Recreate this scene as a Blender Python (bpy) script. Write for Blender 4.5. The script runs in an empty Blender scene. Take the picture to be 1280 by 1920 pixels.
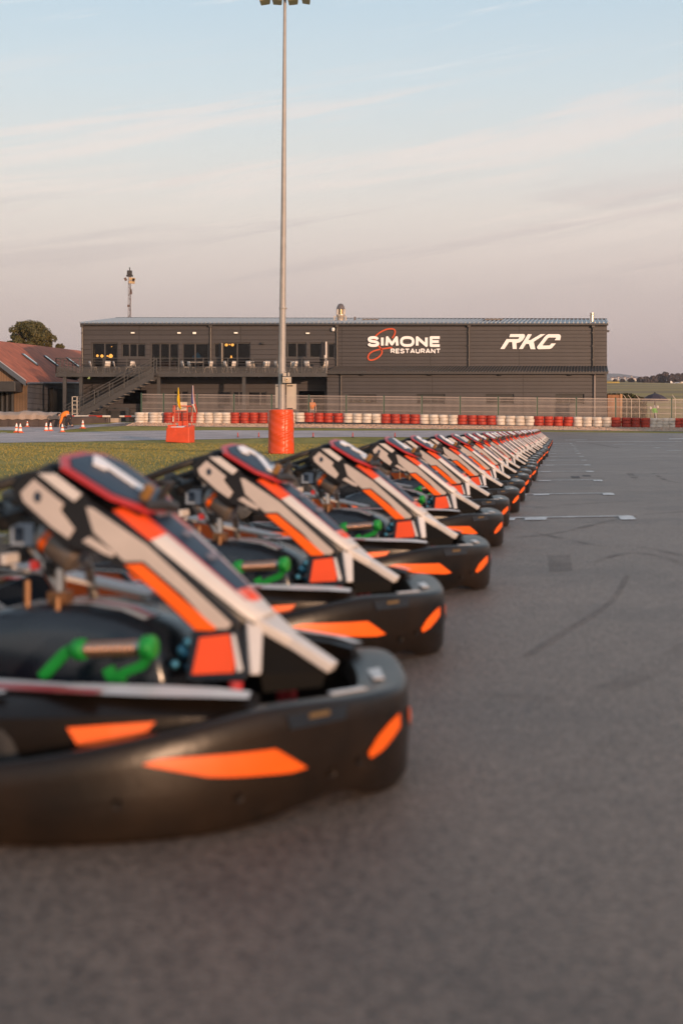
import bpy, bmesh, math, random
from mathutils import Vector, Matrix
random.seed(7)
S = bpy.context.scene
COL = S.collection
R = math.radians
PI = math.pi

# ------------------------------------------------------------------ camera, sky, sun, exposure
EYE, FPX, HOR = 0.72, 2667.0, 803.0          # eye height, focal length and level line in photo pixels
cam = bpy.data.cameras.new('camera'); camo = bpy.data.objects.new('camera', cam); COL.objects.link(camo)
camo.location = (0, 0, EYE); camo.rotation_euler = (R(90), 0, 0)
cam.sensor_fit = 'VERTICAL'; cam.sensor_height = 36; cam.sensor_width = 24; cam.lens = 50
cam.shift_y = -(960 - HOR) / 1920
cam.clip_start = 0.05; cam.clip_end = 20000
cam.dof.use_dof = True; cam.dof.focus_distance = 78; cam.dof.aperture_fstop = 3.3
S.camera = camo
S.view_settings.view_transform = 'Standard'; S.view_settings.look = 'None'
S.view_settings.exposure = 0; S.view_settings.gamma = 1

SUN_EL, SUN_AZ = 6.0, 148.0                  # azimuth clockwise from +Y: low sun behind the camera, to the right
sd = Vector((math.sin(R(SUN_AZ)) * math.cos(R(SUN_EL)), math.cos(R(SUN_AZ)) * math.cos(R(SUN_EL)), math.sin(R(SUN_EL))))
sl = bpy.data.lights.new('sun', 'SUN'); sl.energy = 3.6; sl.angle = R(0.6); sl.color = (1.0, 0.62, 0.39)
so = bpy.data.objects.new('sun', sl); COL.objects.link(so); so.rotation_euler = sd.to_track_quat('Z', 'Y').to_euler()

w = bpy.data.worlds.new('World'); S.world = w; w.use_nodes = True
nt = w.node_tree; nt.nodes.clear()
def N(t, **k):
    n = nt.nodes.new(t)
    for a, b in k.items(): setattr(n, a, b)
    return n
def lk(a, b): nt.links.new(a, b)
def math_n(op, a, b=None, c=None):
    n = N('ShaderNodeMath', operation=op)
    for i, v in enumerate((a, b, c)):
        if v is None: continue
        if isinstance(v, (int, float)): n.inputs[i].default_value = v
        else: lk(v, n.inputs[i])
    return n.outputs[0]
tc = N('ShaderNodeTexCoord'); sep = N('ShaderNodeSeparateXYZ'); lk(tc.outputs['Generated'], sep.inputs[0])
sx, sy, sz = sep.outputs
az = math_n('ARCTAN2', sx, sy); el = math_n('ARCSINE', sz)
ramp = N('ShaderNodeValToRGB'); cr = ramp.color_ramp
lk(math_n('MULTIPLY', sz, 1.0), ramp.inputs[0])
stops = [(0.0, (.56, .43, .44)), (.045, (.56, .435, .445)), (.085, (.60, .475, .475)), (.115, (.68, .555, .53)), (.15, (.74, .645, .60)),
         (.19, (.68, .67, .655)), (.235, (.59, .66, .70)), (.30, (.47, .60, .70)), (.6, (.32, .41, .50)), (1.0, (.24, .30, .38))]
while len(cr.elements) < len(stops): cr.elements.new(0.5)
for e, (p, c) in zip(cr.elements, stops): e.position = p; e.color = (*c, 1)
# streaky cloud layers: stretched noise in (azimuth, elevation), tilted up to the right
u2 = math_n('ADD', math_n('MULTIPLY', az, 1.0), 0.0)
v2 = math_n('SUBTRACT', el, math_n('MULTIPLY', az, 0.16))
def streak(su, sv, seed, detail, lo, hi):
    cx = N('ShaderNodeCombineXYZ'); lk(math_n('MULTIPLY', u2, su), cx.inputs[0]); lk(math_n('MULTIPLY', v2, sv), cx.inputs[1]); cx.inputs[2].default_value = seed
    nz = N('ShaderNodeTexNoise'); nz.inputs['Scale'].default_value = 1; nz.inputs['Detail'].default_value = detail; nz.inputs['Roughness'].default_value = .62
    nz.inputs['Distortion'].default_value = .6
    lk(cx.outputs[0], nz.inputs['Vector'])
    mr = N('ShaderNodeMapRange'); mr.interpolation_type = 'SMOOTHSTEP'; lk(nz.outputs[0], mr.inputs[0]); mr.inputs[1].default_value = lo; mr.inputs[2].default_value = hi
    return mr.outputs[0]
def band(lo0, lo1, hi0, hi1):
    a = N('ShaderNodeMapRange'); a.interpolation_type = 'SMOOTHSTEP'; lk(sz, a.inputs[0]); a.inputs[1].default_value = lo0; a.inputs[2].default_value = lo1
    b = N('ShaderNodeMapRange'); b.interpolation_type = 'SMOOTHSTEP'; lk(sz, b.inputs[0]); b.inputs[1].default_value = hi0; b.inputs[2].default_value = hi1
    b.inputs[3].default_value = 1; b.inputs[4].default_value = 0
    return math_n('MULTIPLY', a.outputs[0], b.outputs[0])
def mixc(fac, a, col):
    m = N('ShaderNodeMix', data_type='RGBA'); lk(fac, m.inputs[0]); lk(a, m.inputs[6]); m.inputs[7].default_value = (*col, 1); return m.outputs[2]
c0 = ramp.outputs[0]
c1 = mixc(math_n('MULTIPLY', math_n('MULTIPLY', streak(2.4, 38, 5.7, 7, .47, .62), band(.10, .16, .20, .27)), .55), c0, (.86, .71, .65))
c2 = mixc(math_n('MULTIPLY', math_n('MULTIPLY', streak(3.2, 46, 9.4, 5, .50, .68), band(.07, .11, .15, .19)), .4), c1, (.50, .40, .415))
c3 = mixc(math_n('MULTIPLY', math_n('MULTIPLY', streak(7.0, 90, 21.7, 7, .56, .74), band(.22, .26, .40, .6)), .6), c2, (.72, .74, .76))
sky = N('ShaderNodeTexSky'); sky.sky_type = 'NISHITA'; sky.sun_disc = False
sky.sun_elevation = R(SUN_EL); sky.sun_rotation = R(SUN_AZ); sky.air_density = 1.2; sky.dust_density = 2.0; sky.ozone_density = 1.5
bg1 = N('ShaderNodeBackground'); lk(c3, bg1.inputs[0]); bg1.inputs[1].default_value = 1.03
bg2 = N('ShaderNodeBackground'); lk(sky.outputs[0], bg2.inputs[0]); bg2.inputs[1].default_value = 0.05
ad = N('ShaderNodeAddShader'); lk(bg1.outputs[0], ad.inputs[0]); lk(bg2.outputs[0], ad.inputs[1])
wo = N('ShaderNodeOutputWorld'); lk(ad.outputs[0], wo.inputs[0])

# ------------------------------------------------------------------ materials
MATS = {}
def mat(name, col, rough=.6, metal=0, var=.0, vscale=3.0, bump=0, bscale=40, col2=None, spec=None, emit=None, estr=0, coat=0, stretch=None, jit=0, scuff=None):
    if name in MATS: return MATS[name]
    m = bpy.data.materials.new(name); m.use_nodes = True; t = m.node_tree; b = t.nodes['Principled BSDF']
    b.inputs['Base Color'].default_value = (*col, 1); b.inputs['Roughness'].default_value = rough; b.inputs['Metallic'].default_value = metal
    if spec is not None: b.inputs['Specular IOR Level'].default_value = spec
    if coat: b.inputs['Coat Weight'].default_value = coat; b.inputs['Coat Roughness'].default_value = .15
    if emit: b.inputs['Emission Color'].default_value = (*emit, 1); b.inputs['Emission Strength'].default_value = estr
    tcn = t.nodes.new('ShaderNodeTexCoord'); vec = tcn.outputs['Object']
    if stretch:
        mp = t.nodes.new('ShaderNodeMapping'); mp.inputs['Scale'].default_value = stretch; t.links.new(vec, mp.inputs[0]); vec = mp.outputs[0]
    if jit:      # each copy of a part gets its own wear and shade
        oi = t.nodes.new('ShaderNodeObjectInfo'); va = t.nodes.new('ShaderNodeVectorMath'); va.operation = 'ADD'; ms_ = t.nodes.new('ShaderNodeMath'); ms_.operation = 'MULTIPLY'; ms_.inputs[1].default_value = 40
        t.links.new(oi.outputs['Random'], ms_.inputs[0]); t.links.new(vec, va.inputs[0]); t.links.new(ms_.outputs[0], va.inputs[1]); vec = va.outputs[0]
    if var or col2:
        n = t.nodes.new('ShaderNodeTexNoise'); n.inputs['Scale'].default_value = vscale; n.inputs['Detail'].default_value = 6; n.inputs['Roughness'].default_value = .6
        t.links.new(vec, n.inputs['Vector'])
        r = t.nodes.new('ShaderNodeValToRGB'); t.links.new(n.outputs[0], r.inputs[0])
        r.color_ramp.elements[0].position = .35; r.color_ramp.elements[1].position = .65
        c2 = col2 if col2 else tuple(c * (1 - var) for c in col)
        r.color_ramp.elements[0].color = (*c2, 1); r.color_ramp.elements[1].color = (*[min(1, c * (1 + (0 if col2 else var * .6))) for c in col], 1)
        outc = r.outputs[0]
        if jit:
            hs = t.nodes.new('ShaderNodeHueSaturation'); jm = t.nodes.new('ShaderNodeMapRange'); t.links.new(oi.outputs['Random'], jm.inputs[0]); jm.inputs[3].default_value = 1 - jit; jm.inputs[4].default_value = 1 + jit * .6
            t.links.new(jm.outputs[0], hs.inputs['Value']); t.links.new(outc, hs.inputs['Color']); outc = hs.outputs[0]
        if scuff:
            ns = t.nodes.new('ShaderNodeTexNoise'); ns.inputs['Scale'].default_value = 3; ns.inputs['Detail'].default_value = 9; ns.inputs['Roughness'].default_value = .75
            mp2 = t.nodes.new('ShaderNodeMapping'); mp2.inputs['Scale'].default_value = (1, 1, 9); t.links.new(vec, mp2.inputs[0]); t.links.new(mp2.outputs[0], ns.inputs['Vector'])
            mr2 = t.nodes.new('ShaderNodeMapRange'); t.links.new(ns.outputs[0], mr2.inputs[0]); mr2.inputs[1].default_value = .60; mr2.inputs[2].default_value = .70; mr2.inputs[4].default_value = .5
            m2 = t.nodes.new('ShaderNodeMix'); m2.data_type = 'RGBA'; t.links.new(mr2.outputs[0], m2.inputs[0]); t.links.new(outc, m2.inputs[6]); m2.inputs[7].default_value = (*scuff, 1); outc = m2.outputs[2]
        t.links.new(outc, b.inputs['Base Color'])
        rr = t.nodes.new('ShaderNodeMapRange'); t.links.new(n.outputs[0], rr.inputs[0])
        rr.inputs[3].default_value = max(.02, rough - .08); rr.inputs[4].default_value = min(1, rough + .08); t.links.new(rr.outputs[0], b.inputs['Roughness'])
    if bump:
        n2 = t.nodes.new('ShaderNodeTexNoise'); n2.inputs['Scale'].default_value = bscale; n2.inputs['Detail'].default_value = 4; t.links.new(vec, n2.inputs['Vector'])
        bp = t.nodes.new('ShaderNodeBump'); bp.inputs['Strength'].default_value = bump; bp.inputs['Distance'].default_value = .01
        t.links.new(n2.outputs[0], bp.inputs['Height']); t.links.new(bp.outputs[0], b.inputs['Normal'])
    MATS[name] = m; return m

def lines_mat(name, col, dark, pitch, width, axis=2, rough=.5, metal=0, var=.08, vpitch=0, bumpd=.02):
    """sheet cladding: thin darker joints every `pitch` metres along an axis, with a little relief and soiling"""
    m = bpy.data.materials.new(name); m.use_nodes = True; t = m.node_tree; b = t.nodes['Principled BSDF']; L = t.links.new
    def mt(op, a, bb=None):
        n = t.nodes.new('ShaderNodeMath'); n.operation = op
        for i, v in enumerate((a, bb)):
            if v is None: continue
            if isinstance(v, (int, float)): n.inputs[i].default_value = v
            else: L(v, n.inputs[i])
        return n.outputs[0]
    tcn = t.nodes.new('ShaderNodeTexCoord'); sp = t.nodes.new('ShaderNodeSeparateXYZ'); L(tcn.outputs['Object'], sp.inputs[0])
    fr = mt('FRACT', mt('DIVIDE', sp.outputs[axis], pitch)); fac = mt('LESS_THAN', fr, width)
    if vpitch:
        fv = mt('LESS_THAN', mt('FRACT', mt('DIVIDE', sp.outputs[0], vpitch)), .006); fac = mt('MAXIMUM', fac, fv)
    n = t.nodes.new('ShaderNodeTexNoise'); n.inputs['Scale'].default_value = 1.0; n.inputs['Detail'].default_value = 7
    mp = t.nodes.new('ShaderNodeMapping'); mp.inputs['Scale'].default_value = (1.2, 1, .35) if axis == 2 else (.5, .5, 1); L(tcn.outputs['Object'], mp.inputs[0]); L(mp.outputs[0], n.inputs['Vector'])
    r = t.nodes.new('ShaderNodeValToRGB'); L(n.outputs[0], r.inputs[0]); r.color_ramp.elements[0].position = .3; r.color_ramp.elements[1].position = .7
    r.color_ramp.elements[0].color = (*[c * (1 - var) for c in col], 1); r.color_ramp.elements[1].color = (*[c * (1 + var) for c in col], 1)
    # each board a touch lighter or darker
    wn = t.nodes.new('ShaderNodeTexWhiteNoise'); wn.noise_dimensions = '1D'; L(mt('FLOOR', mt('DIVIDE', sp.outputs[axis], pitch)), wn.inputs['W'])
    hs = t.nodes.new('ShaderNodeHueSaturation'); L(r.outputs[0], hs.inputs['Color']); L(mt('ADD', mt('MULTIPLY', wn.outputs[0], .16), .92), hs.inputs['Value'])
    mx = t.nodes.new('ShaderNodeMix'); mx.data_type = 'RGBA'; L(fac, mx.inputs[0]); L(hs.outputs[0], mx.inputs[6]); mx.inputs[7].default_value = (*dark, 1)
    L(mx.outputs[2], b.inputs['Base Color']); b.inputs['Roughness'].default_value = rough; b.inputs['Metallic'].default_value = metal
    bp = t.nodes.new('ShaderNodeBump'); bp.inputs['Strength'].default_value = .6; bp.inputs['Distance'].default_value = bumpd; bp.invert = True
    L(fac, bp.inputs['Height']); L(bp.outputs[0], b.inputs['Normal'])
    MATS[name] = m; return m

# ------------------------------------------------------------------ mesh builder
class MB:
    def __init__(s): s.v = []; s.f = []; s.m = []
    def add(s, vs, fs, m=0):
        o = len(s.v); s.v += [tuple(v) for v in vs]; s.f += [tuple(i + o for i in f) for f in fs]; s.m += [m] * len(fs)
    def box(s, x0, x1, y0, y1, z0, z1, m=0):
        s.add([(x0, y0, z0), (x1, y0, z0), (x1, y1, z0), (x0, y1, z0), (x0, y0, z1), (x1, y0, z1), (x1, y1, z1), (x0, y1, z1)],
              [(0, 3, 2, 1), (4, 5, 6, 7), (0, 1, 5, 4), (1, 2, 6, 5), (2, 3, 7, 6), (3, 0, 4, 7)], m)
    def hexa(s, a, b, m=0):
        """8-point solid: bottom quad a, top quad b"""
        s.add(list(a) + list(b), [(0, 3, 2, 1), (4, 5, 6, 7), (0, 1, 5, 4), (1, 2, 6, 5), (2, 3, 7, 6), (3, 0, 4, 7)], m)
    def prism(s, pts, d, m=0, mside=None):
        """pts: 3D polygon, d: thickness vector"""
        n = len(pts); d = Vector(d); a = [Vector(p) for p in pts]; b = [p + d for p in a]
        o = len(s.v); s.v += [tuple(p) for p in a + b]
        s.f += [tuple(o + i for i in range(n)), tuple(o + n + i for i in reversed(range(n)))]; s.m += [m, m]
        for i in range(n):
            j = (i + 1) % n; s.f.append((o + j, o + i, o + n + i, o + n + j)); s.m.append(m if mside is None else mside)
    def tube(s, path, r, n=8, m=0, closed=False):
        P = [Vector(p) for p in path]; k = len(P); rs = r if isinstance(r, (list, tuple)) else [r] * k
        o = len(s.v); up = None
        for i, p in enumerate(P):
            if closed: t = (P[(i + 1) % k] - P[i - 1])
            else: t = (P[min(i + 1, k - 1)] - P[max(i - 1, 0)])
            t = t.normalized() if t.length > 1e-9 else Vector((0, 0, 1))
            if up is None: up = t.orthogonal().normalized()
            up = (up - t * up.dot(t)); up = up.normalized() if up.length > 1e-6 else t.orthogonal().normalized()
            sd_ = t.cross(up)
            for j in range(n):
                a = 2 * PI * j / n; s.v.append(tuple(p + (up * math.cos(a) + sd_ * math.sin(a)) * rs[i]))
        for i in range(k if closed else k - 1):
            i2 = (i + 1) % k
            for j in range(n):
                j2 = (j + 1) % n; s.f.append((o + i * n + j, o + i * n + j2, o + i2 * n + j2, o + i2 * n + j)); s.m.append(m)
        if not closed:
            s.f.append(tuple(o + j for j in reversed(range(n)))); s.m.append(m)
            s.f.append(tuple(o + (k - 1) * n + j for j in range(n))); s.m.append(m)
    def lathe(s, prof, c=(0, 0, 0), axis=(0, 0, 1), n=20, m=0, cap=True):
        """prof: list of (radius, height) along axis"""
        A = Vector(axis).normalized(); U = A.orthogonal().normalized(); V = A.cross(U); c = Vector(c); o = len(s.v)
        for r, h in prof:
            for j in range(n):
                a = 2 * PI * j / n; s.v.append(tuple(c + A * h + (U * math.cos(a) + V * math.sin(a)) * r))
        for i in range(len(prof) - 1):
            for j in range(n):
                j2 = (j + 1) % n; s.f.append((o + i * n + j, o + i * n + j2, o + (i + 1) * n + j2, o + (i + 1) * n + j)); s.m.append(m)
        if cap:
            s.f.append(tuple(o + j for j in reversed(range(n)))); s.m.append(m)
            s.f.append(tuple(o + (len(prof) - 1) * n + j for j in range(n))); s.m.append(m)
    def grid(s, rows, m=0, mf=None, flip=False):
        o = len(s.v); k = len(rows[0])
        for r in rows: s.v += [tuple(p) for p in r]
        for i in range(len(rows) - 1):
            for j in range(k - 1):
                q = (o + i * k + j, o + i * k + j + 1, o + (i + 1) * k + j + 1, o + (i + 1) * k + j)
                s.f.append(q[::-1] if flip else q); s.m.append(mf(i, j) if mf else m)
    def ribbon(s, pts, w, fr, d, m=0, closed=False):
        """stroke of width w along 2D pts; fr(x, y) -> 3D; extruded by vector d"""
        P = [Vector(p) for p in pts]; k = len(P); Lf = []; Rt = []
        for i in range(k):
            a = P[i - 1] if (i > 0 or closed) else None; b = P[(i + 1) % k] if (i < k - 1 or closed) else None
            d1 = (P[i] - a).normalized() if a is not None else None; d2 = (b - P[i]).normalized() if b is not None else None
            if d1 is None: d1 = d2
            if d2 is None: d2 = d1
            n1 = Vector((-d1.y, d1.x)); n2 = Vector((-d2.y, d2.x)); nn = n1 + n2
            nn = nn.normalized() if nn.length > 1e-6 else n1
            sc = min(1.8, 1 / max(.35, nn.dot(n1)))
            Lf.append(P[i] + nn * w / 2 * sc); Rt.append(P[i] - nn * w / 2 * sc)
        d = Vector(d); o = len(s.v)
        for i in range(k):
            l = Vector(fr(*Lf[i])); r = Vector(fr(*Rt[i])); s.v += [tuple(l), tuple(r), tuple(l + d), tuple(r + d)]
        for i in range(k if closed else k - 1):
            a = o + i * 4; b = o + ((i + 1) % k) * 4
            for q in ((a, a + 1, b + 1, b), (a + 2, b + 2, b + 3, a + 3), (a, b, b + 2, a + 2), (a + 1, a + 3, b + 3, b + 1)): s.f.append(q); s.m.append(m)
        if not closed:
            e = o + (k - 1) * 4
            s.f.append((o, o + 2, o + 3, o + 1)); s.m.append(m); s.f.append((e, e + 1, e + 3, e + 2)); s.m.append(m)
    def stroke(s, pts, w, fr, d, m=0, step=.0015, k0=0, closed=False):
        """lettering stroke: overlapping bars and round joints, each a hair prouder than the last"""
        d = Vector(d); dn = d.normalized(); P = [Vector(p) for p in pts]; k = k0
        if closed: P.append(P[0])
        def put(poly):
            nonlocal k
            q = [Vector(fr(*p)) for p in poly]; s.prism([a - dn * step * k for a in q], d + dn * step * k, m); k += 1
        for i, (a, b) in enumerate(zip(P, P[1:])):
            t = (b - a).normalized(); n = Vector((-t.y, t.x)) * w / 2; put([a - n, b - n, b + n, a + n])
        for i in range(0 if closed else 1, len(P) - 1):
            a, p, b = P[i - 1] if i else P[-2], P[i], P[i + 1]
            if (p - a).normalized().dot((b - p).normalized()) > .999: continue
            put([p + Vector((math.cos(q * PI / 6), math.sin(q * PI / 6))) * w / 2 for q in range(12)])
        return k
    def build(s, name, mats, parent=None, loc=None, shift=None, smooth=35, bevel=0, fixn=True, solid=0, sub=0, rot=None):
        me = bpy.data.meshes.new(name)
        vs = s.v if shift is None else [(a + shift[0], b + shift[1], c + shift[2]) for a, b, c in s.v]
        me.from_pydata(vs, [], s.f)
        if not isinstance(mats, (list, tuple)): mats = [mats]
        for x in mats: me.materials.append(x)
        for p, i in zip(me.polygons, s.m): p.material_index = min(i, len(mats) - 1)
        if fixn:
            b = bmesh.new(); b.from_mesh(me); bmesh.ops.recalc_face_normals(b, faces=b.faces[:]); b.to_mesh(me); b.free()
        if smooth:
            for p in me.polygons: p.use_smooth = True
            me.set_sharp_from_angle(angle=R(smooth))
        o = bpy.data.objects.new(name, me); COL.objects.link(o)
        if parent: o.parent = parent
        if loc: o.location = loc
        if rot: o.rotation_euler = rot
        if solid: md = o.modifiers.new('thick', 'SOLIDIFY'); md.thickness = solid
        if bevel: md = o.modifiers.new('bevel', 'BEVEL'); md.width = bevel; md.segments = 2; md.limit_method = 'ANGLE'; md.angle_limit = R(40)
        if sub: md = o.modifiers.new('sub', 'SUBSURF'); md.levels = sub; md.render_levels = sub
        return o

def tag(o, label=None, cat=None, group=None, kind=None):
    if label: o['label'] = label
    if cat: o['category'] = cat
    if group: o['group'] = group
    if kind: o['kind'] = kind
    return o
def empty(name, loc=(0, 0, 0), rz=0, label=None, cat=None, group=None):
    o = bpy.data.objects.new(name, None); COL.objects.link(o); o.location = loc; o.rotation_euler = (0, 0, rz); o.empty_display_size = .2
    return tag(o, label, cat, group)
def copy_tree(o, parent=None):
    c = o.copy(); COL.objects.link(c); c.parent = parent
    for ch in list(o.children): copy_tree(ch, c)
    return c
def ordinal(n):
    return ['first', 'second', 'third', 'fourth', 'fifth', 'sixth', 'seventh', 'eighth', 'ninth', 'tenth', 'eleventh', 'twelfth', 'thirteenth', 'fourteenth', 'fifteenth',
            'sixteenth', 'seventeenth', 'eighteenth', 'nineteenth', 'twentieth', 'twenty-first', 'twenty-second', 'twenty-third', 'twenty-fourth', 'twenty-fifth', 'twenty-sixth',
            'twenty-seventh', 'twenty-eighth', 'twenty-ninth', 'thirtieth', 'thirty-first', 'thirty-second', 'thirty-third', 'thirty-fourth'][n]

# ------------------------------------------------------------------ ground shape
PROF = [(-60, 0), (50, 0), (55, .01), (60, .05), (63, .12), (66, .24), (68, .34), (70, .43), (72, .53), (73.5, .61), (75.5, .70), (79, .90), (83, .98), (100, 1.05), (120, 1.35), (150, 2.29),
        (200, 3.8), (350, 8.86), (500, 14.4), (800, 25.9), (1500, 49.4), (3000, 99.7), (6000, 198.7), (9000, 290)]
SLOP = [(-60, 0), (55, 0), (66, -.005), (73.5, -.0095), (100, -.0095), (200, 0), (9000, 0)]
def interp(T, y):
    for (a, p), (b, q) in zip(T, T[1:]):
        if y <= b: return p + (q - p) * max(0, (y - a) / (b - a))
    return T[-1][1]
def g(x, y): return interp(PROF, y) + interp(SLOP, y) * max(-40, min(40, x))
def P(px, py, D): return Vector(((px - 640) * D / FPX, D, EYE + (HOR - py) * D / FPX))
def X(px, D): return (px - 640) * D / FPX
def Z(py, D): return EYE + (HOR - py) * D / FPX
def G(px, py):
    """where the sight line of a photo pixel meets the ground"""
    D = 2.0; step = .25
    while D < 6000:
        p = P(px, py, D)
        if p.z <= g(p.x, p.y):
            a, b = D - step, D
            for _ in range(30):
                c = (a + b) / 2; q = P(px, py, c)
                if q.z <= g(q.x, q.y): b = c
                else: a = c
            q = P(px, py, b); return Vector((q.x, q.y, g(q.x, q.y)))
        step = .25 if D < 120 else D * .01; D += step
    return P(px, py, 6000)
def patch(name, poly, m, off, step=1.0, kind='structure', label=None):
    """flat area on the ground: polygon in plan, cut fine and laid on the ground surface"""
    bm = bmesh.new(); vs = [bm.verts.new((x, y, 0)) for x, y in poly]; bm.faces.new(vs); bmesh.ops.triangulate(bm, faces=bm.faces[:])
    for _ in range(7):
        le = [e for e in bm.edges if e.calc_length() > step]
        if not le: break
        bmesh.ops.subdivide_edges(bm, edges=le, cuts=1); bmesh.ops.triangulate(bm, faces=bm.faces[:])
    for v in bm.verts: v.co.z = g(v.co.x, v.co.y) + off
    for f in bm.faces:
        if f.normal.z < 0: f.normal_flip()
    me = bpy.data.meshes.new(name); bm.to_mesh(me); bm.free(); me.materials.append(m)
    for p in me.polygons: p.use_smooth = True
    o = bpy.data.objects.new(name, me); COL.objects.link(o); o['kind'] = kind
    if label: o['label'] = label
    return o
# ------------------------------------------------------------------ ground, asphalt, markings
def ground_mat(name, cols, scales, rough=.95, bump=.4, bscale=60, speck=None, stretch=(1, 1, 1)):
    m = bpy.data.materials.new(name); m.use_nodes = True; t = m.node_tree; b = t.nodes['Principled BSDF']; L = t.links.new
    tcn = t.nodes.new('ShaderNodeTexCoord'); mp = t.nodes.new('ShaderNodeMapping'); mp.inputs['Scale'].default_value = stretch; L(tcn.outputs['Object'], mp.inputs[0]); vec = mp.outputs[0]
    prev = None
    for i, (c, sc) in enumerate(zip(cols, scales)):
        if i == 0:
            rgb = t.nodes.new('ShaderNodeRGB'); rgb.outputs[0].default_value = (*c, 1); prev = rgb.outputs[0]; continue
        n = t.nodes.new('ShaderNodeTexNoise'); n.inputs['Scale'].default_value = sc; n.inputs['Detail'].default_value = 8; n.inputs['Roughness'].default_value = .65; L(vec, n.inputs['Vector'])
        mr = t.nodes.new('ShaderNodeMapRange'); L(n.outputs[0], mr.inputs[0]); mr.inputs[1].default_value = .45; mr.inputs[2].default_value = .62; mr.interpolation_type = 'SMOOTHSTEP'
        mx = t.nodes.new('ShaderNodeMix'); mx.data_type = 'RGBA'; L(mr.outputs[0], mx.inputs[0]); L(prev, mx.inputs[6]); mx.inputs[7].default_value = (*c, 1); prev = mx.outputs[2]
    if speck:
        v = t.nodes.new('ShaderNodeTexVoronoi'); v.inputs['Scale'].default_value = speck[0]; L(vec, v.inputs['Vector'])
        hs = t.nodes.new('ShaderNodeHueSaturation'); L(prev, hs.inputs['Color'])
        sp = t.nodes.new('ShaderNodeSeparateColor'); L(v.outputs['Color'], sp.inputs[0])
        mr = t.nodes.new('ShaderNodeMapRange'); L(sp.outputs[0], mr.inputs[0]); mr.inputs[3].default_value = 1 - speck[1]; mr.inputs[4].default_value = 1 + speck[1]; L(mr.outputs[0], hs.inputs['Value'])
        prev = hs.outputs[0]
    L(prev, b.inputs['Base Color']); b.inputs['Roughness'].default_value = rough; b.inputs['Specular IOR Level'].default_value = .55 if name == 'asphalt' else .3
    n2 = t.nodes.new('ShaderNodeTexNoise'); n2.inputs['Scale'].default_value = bscale; n2.inputs['Detail'].default_value = 5; L(vec, n2.inputs['Vector'])
    bp = t.nodes.new('ShaderNodeBump'); bp.inputs['Strength'].default_value = bump; bp.inputs['Distance'].default_value = .02; L(n2.outputs[0], bp.inputs['Height']); L(bp.outputs[0], b.inputs['Normal'])
    MATS[name] = m; return m
M_grass = ground_mat('grass', [(.27, .220, .044), (.20, .175, .036), (.33, .255, .060)], [0, .35, .9], bump=1, bscale=25, speck=(34, .30), stretch=(1, .35, 1))
M_asph = ground_mat('asphalt', [(.190, .138, .108), (.232, .171, .136), (.150, .110, .088)], [0, .12, .8], rough=.45, bump=.8, bscale=130, speck=(110, .5))
M_track = ground_mat('old_asphalt', [(.46, .385, .37), (.56, .47, .45), (.36, .305, .295)], [0, .4, 2.2], rough=.8, bump=.3, speck=(60, .2), stretch=(.25, 1, 1))
M_gravel = ground_mat('gravel', [(.40, .29, .22), (.30, .21, .155), (.50, .38, .30)], [0, 3.5, 9], bump=1, bscale=14, speck=(9, .45))
M_yard = ground_mat('yard_paving', [(.16, .15, .145), (.2, .19, .18)], [0, .5], bump=.2)
M_white = mat('road_paint', (.72, .70, .69), .7, var=.35, vscale=9)
M_skid = mat('rubber_marks', (.10, .09, .088), .8, var=.2, vscale=6)

mb = MB()
ys = sorted(set([p[0] for p in PROF] + list(range(-60, 55, 5)) + list(range(55, 84)) + [90, 95, 110, 135, 170, 250, 300, 420, 600, 1000, 2000, 4500]))
xs = [-6000, -1500, -400, -120, -60, -40, -30, -20, -10, 0, 10, 20, 30, 40, 60, 120, 400, 1500, 6000]
mb.grid([[(x, y, g(x, y) + (3 * math.sin(x * .013) * min(1, (y - 350) / 600) if y > 350 else 0)) for x in xs] for y in ys])
M_field = ground_mat('field', [(.40, .27, .075), (.30, .22, .055), (.46, .30, .11), (.22, .15, .07)], [0, .035, .012, .02], bump=.6, bscale=4, stretch=(.16, 1, 1))
k_ = 0
for yi in range(len(ys) - 1):
    for xi in range(len(xs) - 1):
        if ys[yi] >= 100: mb.m[k_] = 1
        k_ += 1
o = mb.build('ground', [M_grass, M_field], smooth=80); tag(o, kind='structure')
if o.data.polygons[0].normal.z < 0: o.data.flip_normals()

padL = lambda y: -3.4 + .155 * y
rows = []
for y in [v / 2 for v in range(-16, 148)] + [73.7]:
    x0 = padL(y); rows.append([(x0 + (48 - x0) * (i / 30) ** 1.3, y) for i in range(31)])
mb = MB(); mb.grid([[(x, y, g(x, y) + .012) for x, y in r] for r in rows])
o = mb.build('asphalt', M_asph, smooth=80, fixn=False); tag(o, kind='structure')
def gp(*pts): return [tuple(G(a, b)[:2]) for a, b in pts]
patch('track', gp((-80, 832), (0, 830.5), (140, 828.5), (255, 826), (400, 824), (500, 821.5), (640, 819.5), (780, 820), (840, 821)) + [(8.6, 66), (14, 70), (14, 73.4)] +
      gp((850, 807.3), (780, 807.6), (640, 807.8), (400, 807), (255, 808), (100, 811.5), (0, 813), (-80, 814)), M_track, .009, .8)
patch('slip_road', gp((-80, 808), (0, 807), (38, 807.5), (46, 813), (108, 811.4), (122, 806.5), (192, 800), (262, 798), (262, 792.5), (225, 792.5), (206, 795), (160, 800.5), (109, 802.5), (0, 804), (-80, 804)), M_track, .012, .8)
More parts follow.
